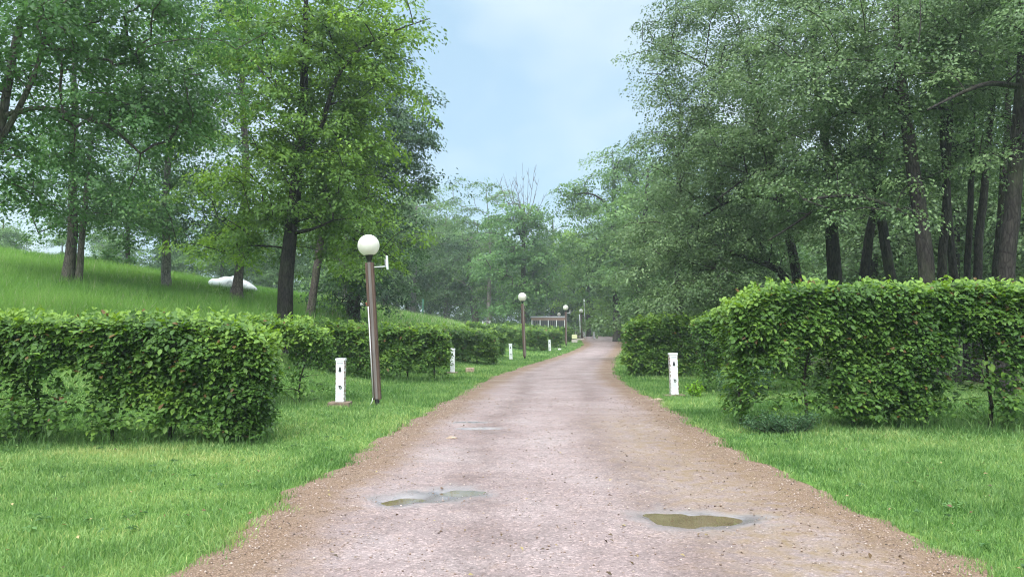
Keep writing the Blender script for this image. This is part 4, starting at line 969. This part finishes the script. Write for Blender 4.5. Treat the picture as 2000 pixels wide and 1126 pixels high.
# ------------------------------------------------------------------ lamps
GLAMP = 'globe lamps along the path'
def lamp(label, px, py, Y, top_px, h, style, antenna=0):
    b = P(px, py, Y); b[2] = float(terr(b[0], Y)) if Y < 50 else b[2]
    lean = (top_px - px) * Y / 1500 / h
    root = empty('globe_lamp', b, label, 'street lamp', GLAMP)
    root.rotation_euler = (0, math.atan(lean), 0)
    ph = h - .62
    MB().tube([(0, 0, -.1), (0, 0, .2)], [.055, .05], 10).build('foot', M['dark'], root)
    if style == 'beam':
        MB().box((0, 0, .13 + ph/2), (.066, .13, ph)).build('post', M['timber_grey'], root, .006)
        for s in (-1, 1): MB().box((s * .060, 0, .13 + ph/2 - .01), (.052, .155, ph)).build('timber', M['timber'], root, .008)
        MB().tube([(-.062, -.092, .16), (-.062, -.092, ph * .72)], [.012, .012], 8).build('conduit', M['conduit'], root, smooth=True)
        mb = MB(); mb.tube([(-.07, -.09, .17), (-.09, -.11, .08), (-.17, -.14, -.02)], [.008, .008, .008], 6).build('cable', M['conduit'], root, smooth=True)
    else:
        MB().box((0, 0, .12 + ph/2), (.17, .17, ph)).build('post', M['timber'], root, .02)
        MB().box((.03, -.088, .12 + ph/2), (.05, .02, ph * .98)).build('batten', M['timber_grey'], root, .004)
    MB().lathe([(.0, ph + .13), (.045, ph + .13), (.05, ph + .17), (.085, ph + .27), (.10, ph + .275), (.10, ph + .29), (0, ph + .29)], 20).build('lamp_collar', M['black'], root, smooth=False)
    MB().sphere((0, 0, ph + .27 + .225), .233, 36, 24).build('globe', M['globe'], root, smooth=True)
    if antenna:
        z = ph + .02
        MB().tube([(.09, 0, z), (.36, 0, z), (.37, 0, z + .03)], [.014, .014, .014], 8).build('bracket', M['white'], root, smooth=True)
        a = MB().box((.38, 0, z + .08), (.035, .10, .30 * antenna)).build('antenna', M['white'], root, .008)
        MB().box((.345, 0, z + .08), (.03, .06, .14)).build('antenna_mount', M['steel'], root, .004)
    return root
lamp('nearest globe lamp on a leaning timber post with a white conduit and antenna', 737, 789, 16.4, 716, 3.53, 'beam', 1.0)
lamp('second globe lamp on a plain brown post before the low building', 1025, 700, 42, 1020, 3.5, 'plain')
lamp('third globe lamp with a small antenna, in front of the farthest hedge', 1106, 674, 68, 1105, 3.45, 'plain', 1.2)
lamp('globe lamp at the bend with a white pole beside it', 1137, 660, 90, 1135, 3.3, 'plain', 1.5)
lamp('globe lamp peeping over the roof of the low building', 1093, 655, 104, 1092, 3.0, 'plain')
# white pole and mast by the bend lamp
b = P(1134, 660, 89.5)
o = MB().tube([(0, 0, -.3), (-.12, 0, 2.75)], [.075, .06], 8).build('pole', M['white'], None, smooth=True, loc=b); tag(o, 'pale leaning pole touching the lamp at the bend', 'pole')
b = P(1143, 659, 91)
o = MB().tube([(0, 0, -.3), (-.04, 0, 3.0), (-.1, 0, 4.6)], [.04, .03, .025], 8).tube([(-.08, 0, 3.6), (-.1, 0, 4.5)], [.09, .07], 8).build('mast', M['white'], None, smooth=True, loc=b); tag(o, 'thin white aerial mast rising beside the lamp at the bend', 'mast')

# ------------------------------------------------------------------ service pillars
GB = 'white service pillars beside the path'
def pillar(label, px, py, Y, h, wd=.175, plinth=None, tilt=0, rz=0):
    b = P(px, py, Y)
    if Y < 50: b[2] = float(terr(b[0], Y))
    root = empty('service_pillar', b, label, 'service pillar', GB, rz); root.rotation_euler = (0, tilt, rz)
    z0 = 0.0
    if plinth:
        pw, phh = plinth; MB().box((-.01, 0, phh/2 - .03), (pw, .36, phh + .06)).build('plinth', M['plinth'], root, .012); z0 = phh
    MB().box((0, 0, z0 + (h-.05)/2), (wd, wd, h - .05)).build('body', M['bollard'], root, .008)
    MB().box((0, 0, z0 + h - .045), (wd + .016, wd + .016, .05)).build('cap', M['white'], root, .01)
    f = -wd/2
    MB().box((0, f - .003, z0 + h - .12), (wd * .7, .006, .012)).build('slot', M['steel'], root)
    zs = z0 + h * .73
    MB().add([(-.022, f - .018, zs - .03), (.022, f - .018, zs - .03), (.012, f - .016, zs + .04), (-.012, f - .016, zs + .04), (-.028, f, zs - .035), (.028, f, zs - .035), (.016, f, zs + .045), (-.016, f, zs + .045)],
             [(0, 1, 2, 3), (0, 4, 5, 1), (1, 5, 6, 2), (2, 6, 7, 3), (3, 7, 4, 0)]) if False else None
    m = MB(); m.add([(-.022, f - .02, zs - .035), (.022, f - .02, zs - .035), (.012, f - .018, zs + .04), (-.012, f - .018, zs + .04), (-.03, f, zs - .04), (.03, f, zs - .04), (.016, f, zs + .05), (-.016, f, zs + .05)],
             [(0, 1, 2, 3), (0, 4, 5, 1), (1, 5, 6, 2), (2, 6, 7, 3), (3, 7, 4, 0)])
    m.build('socket', M['dark'], root)
    zt = z0 + h * .33
    MB().torus((.012, f - .01, zt), .024, .007).build('tap_ring', M['black'], root, smooth=True)
    MB().tube([(-.03, f - .004, zt + .035), (.02, f - .012, zt + .032)], [.006, .006], 6).build('tap_lever', M['black'], root)
    return root
pillar('nearest white pillar on a wide timber plinth, left of the leaning lamp', 665, 792, 16.1, .92, .18, (.44, .10))
pillar('white pillar at the right of the path on a thin brown slab', 1317, 771, 18.7, 1.02, .19, (.5, .03), R(-1.5))
pillar('white pillar before the thick left hedge, next to the small block', 884, 728, 28.2, .88, .17, (.40, .05))
pillar('slim white pillar just left of the second lamp', 998, 702, 40.5, .86, .17, None, R(-2))
pillar('white pillar before the hedge between second and third lamps', 1074, 686, 56, .86, .18, None, R(-3))
pillar('squat white pillar right of the lamp at the bend', 1141, 659, 92, .68, .27)
pillar('white pillar standing alone at the far outer bend', 1160, 661, 90, .80, .24)

# ------------------------------------------------------------------ small things
def lump(name, label, cat, loc, size, m, seed, parent=None, n=9):
    rng = np.random.default_rng(seed); mb = MB(); mb.sphere((0, 0, 0), 1, 14, n)
    v = np.array(mb.v); v += .12 * np.sin(v[:, [1, 2, 0]] * 3.1 + seed) + .08 * np.sin(v[:, [2, 0, 1]] * 7.3 + seed * 2)
    v *= np.array(size) / 2; mb.v = [tuple(q) for q in v]
    return tag(mb.build(name, m, None, loc=loc), label, cat)
p = hit(882, 858); lump('stone', 'small brown lump lying on the left of the path', 'stone', (p[0], p[1], p[2] + .015), (.17, .12, .07), M['stone'], 2)
p = hit(918, 727); o = MB().box((0, 0, .08), (.32, .25, .2)).build('block', M['stone'], None, .03, loc=p); tag(o, 'small brown stone block on the grass right of the second pillar', 'block')
p = hit(1093, 683); o = MB().box((0, 0, .05), (.25, .2, .08)).box((-.02, 0, .10), (.15, .12, .05)).build('drain_cover', M['white'], None, .015, loc=p); tag(o, 'small pale cover lying in the grass near the fourth pillar', 'cover')
p = hit(1090, 675); o = MB().tube([(0, 0, -.1), (0, 0, .22), (.03, 0, .27)], [.07, .07, .03], 10).build('vent_pipe', M['white'], None, loc=p); tag(o, 'short white vent pipe poking out at the hedge foot', 'pipe')
p = hit(1243, 945)
p = hit(1255, 780); lump('stone', 'dark flat stone at the right grass edge', 'stone', (p[0] + .3, p[1] - .1, p[2] + .01), (.3, .18, .06), M['stone'], 7)

# white mound under sheeting
c = P(455, 558, 41); cz = float(terr(c[0], c[1]))
mb = MB(); mb.sphere((0, 0, 0), 1, 40, 20); v = np.array(mb.v)
r_ = np.hypot(v[:, 0], v[:, 1]); v[:, 2] = np.where(v[:, 2] > 0, v[:, 2] * (1 + .12 * np.sin(v[:, 0] * 5 + 1) + .08 * np.sin(v[:, 0] * 11 + v[:, 1] * 7)), v[:, 2] * .4)
v *= [1.28, 1.0, .52]; v[:, 0] += v[:, 2] * -.12; v[:, 2] -= v[:, 0] * .12; mb.v = [tuple(q) for q in v]
o = mb.build('sheeted_mound', M['tarp'], None, smooth=True, loc=(c[0], c[1], cz + .24)); tag(o, 'bright white sheeted mound with grey specks on the hillside', 'mound')

# low building behind the hedges
bx = P(1038, 637, 84); x0, x1 = bx[0], bx[0] + 3.7; z0 = .5
root = empty('building', ((x0 + x1) / 2, 86, z0), 'low flat roofed wooden building with white window posts behind the hedges', 'building')
cx = 0; Wd = x1 - x0
MB().box((0, 0, 1.15), (Wd, 3.4, 2.5)).build('wall', M['timber_grey'], root)
MB().box((0, 0, 2.47), (Wd + .12, 3.6, .16)).build('roof', plain('pale_roof_edge', (.5, .5, .56), .6), root, .01)
MB().box((0, -1.72, 2.26), (Wd + .02, .05, .26)).build('fascia', wood_mat('fascia_red_brown', (.26, .16, .14), (.42, .28, .24), (2, 2, 20)), root)
for i in range(4):
    xx = -Wd/2 + (i + .5) * Wd/4
    w_ = MB().box((xx, -1.715, 1.55), (Wd/4 - .16, .05, 1.1)).build('window', M['timber_grey'], root)
    pm = MB()
    for k in range(4): pm.box((xx - .33 + k * .22, -1.75, 1.55), (.17, .012, .98))
    pm.build('pane', M['glass'], w_)
for i in range(5):
    xx = -Wd/2 + .06 + i * (Wd - .12)/4
    MB().box((xx, -1.77, 1.1), (.10, .09, 2.06)).build('window_post', M['white'], root, .005)
# board and low wall by the bend, brick pier, fence
p = P(1122, 668, 76)
rt = empty('notice_board', (p[0], p[1], p[2]), 'pale yellow board on a low stand at the end of the farthest hedge', 'board')
MB().box((0, 0, .55), (.52, .06, .42)).build('panel', plain('pale_yellow_panel', (.60, .60, .36), .5, 0, .15, 5), rt, .02)
for s in (-1, 1): MB().box((s * .18, .05, .2), (.06, .05, .6)).build('leg', M['timber_grey'], rt)
MB().box((0, 0, .12), (.56, .34, .26)).build('base', M['concrete'], rt, .02)
p = P(1127, 662, 92)
rt = empty('wooden_fence', (p[0], p[1], p[2]), 'dark slatted fence beside the lamp at the bend', 'fence')
for k in range(9): MB().box((-.62 + k * .16, 0, .42), (.055, .04, 1.0 + .06 * (k % 2))).build('picket', M['timber'] if k % 3 else M['white'], rt)
for zz in (.25, .72): MB().box((0, .035, zz), (1.5, .03, .07)).build('rail', M['timber'], rt)
p = P(1134, 663, 86)
o = MB(); o.add([(-.75, -.3, -.2), (.75, -.3, -.2), (.75, .5, -.2), (-.75, .5, -.2), (-.45, -.1, .12), (.3, -.1, .12), (.3, .4, .12), (-.45, .4, .12)], [(4, 5, 6, 7), (0, 1, 5, 4), (1, 2, 6, 5), (2, 3, 7, 6), (3, 0, 4, 7)])
tag(o.build('concrete_footing', M['concrete'], None, .03, loc=p), 'sloping pale concrete footing at the base of the bend lamp', 'footing')

# far clearing: white frame, pale tub, gravel patch, green pole, reddish barrier
p = P(950, 637, 78); p[2] = min(p[2], float(terr(p[0], p[1])) + .02)
rt = empty('garden_seat', (p[0], p[1], p[2]), 'white high backed frame with an arched top in the far clearing', 'seat')
for s in (-1, 1):
    MB().box((s * .36, 0, .40), (.08, .08, .86)).build('post', M['white'], rt, .01)
    MB().box((s * .36, .38, .34), (.07, .07, .72)).build('post', M['white'], rt, .01)
MB().box((0, 0, .30), (.66, .05, .36)).build('panel', plain('lilac_white_panel', (.62, .62, .70), .5, 0, .1, 8), rt, .008)
MB().tube([(.36 * math.cos(t), 0, .50 + .30 * math.sin(t)) for t in np.linspace(0, math.pi, 13)], [.025] * 13, 6).build('arch', M['steel'], rt, smooth=True)
MB().tube([(.36 * math.cos(t), .3, .62 + .36 * math.sin(t)) for t in np.linspace(0, math.pi, 13)], [.03] * 13, 6).build('arch', M['dark'], rt, smooth=True)
p = P(889, 631, 84); p[2] = float(terr(p[0], p[1])) - .02
rt = empty('trailer', (p[0], p[1], p[2]), 'low pale rounded trailer with a dark end in the clearing', 'trailer')
MB().box((0, 0, .28), (.95, .8, .48)).build('body', M['white'], rt, .13)
MB().box((.57, 0, .22), (.16, .78, .40)).build('end_panel', M['dark'], rt, .03)
for s in (-.25, .25): MB().tube([(s, -.42, .04), (s, -.34, .04)], [.12, .12], 12).build('wheel', M['black'], rt)
pp = [hit(a, b) for a, b in ((896, 632), (932, 633.5), (930, 628.5), (900, 628))]
o = MB(); o.add([(q[0], q[1], float(terr(q[0], q[1])) + .06) for q in pp], [(0, 1, 2, 3)]); tag(o.build('gravel_patch', M['concrete']), 'pale gravel patch in the far clearing', 'gravel', kind='structure')
p = P(826, 612, 92); p[2] = float(terr(p[0], p[1]))
o = MB().tube([(0, 0, -.1), (0, 0, 2.5)], [.06, .05], 8).build('green_pole', plain('green_paint', (.05, .22, .14), .5), None, smooth=True, loc=p); tag(o, 'thin green pole in front of the hazy wood', 'pole')
p = P(708, 596, 52); p[2] = float(terr(p[0], p[1])) + .1
rt = empty('barrier', p, 'low white and red barrier lying beyond the grassy crest', 'barrier')
MB().box((-.2, 0, .25), (.7, .12, .22)).build('board', M['white'], rt, .01); MB().box((.4, 0, .25), (.5, .12, .22)).build('board', plain('red_paint', (.5, .12, .08), .5), rt, .01)
for s in (-.4, .5): MB().box((s, .07, .05), (.07, .06, .5)).build('leg', M['timber_grey'], rt)
p = P(800, 609, 95); p[2] = float(terr(p[0], p[1])) + .1
lump('boulder', 'whitish boulder at the foot of the tall pale trunk', 'boulder', p, (1.0, .7, .8), M['concrete'], 5)

# ------------------------------------------------------------------ haze
HAZE = 0.00075
if HAZE > 0:
    m = bpy.data.materials.new('haze_air'); m.use_nodes = True; t = m.node_tree; t.nodes.clear()
    o_ = t.nodes.new('ShaderNodeOutputMaterial'); v_ = t.nodes.new('ShaderNodeVolumePrincipled')
    v_.inputs['Color'].default_value = (.80, .90, 1.0, 1); v_.inputs['Density'].default_value = HAZE; v_.inputs['Anisotropy'].default_value = .25
    t.links.new(v_.outputs[0], o_.inputs['Volume'])
    hz = MB().box((0, 440, 17), (1500, 1100, 56)).build('haze', m); tag(hz, 'thin damp bluish haze over the park', 'haze', kind='stuff')
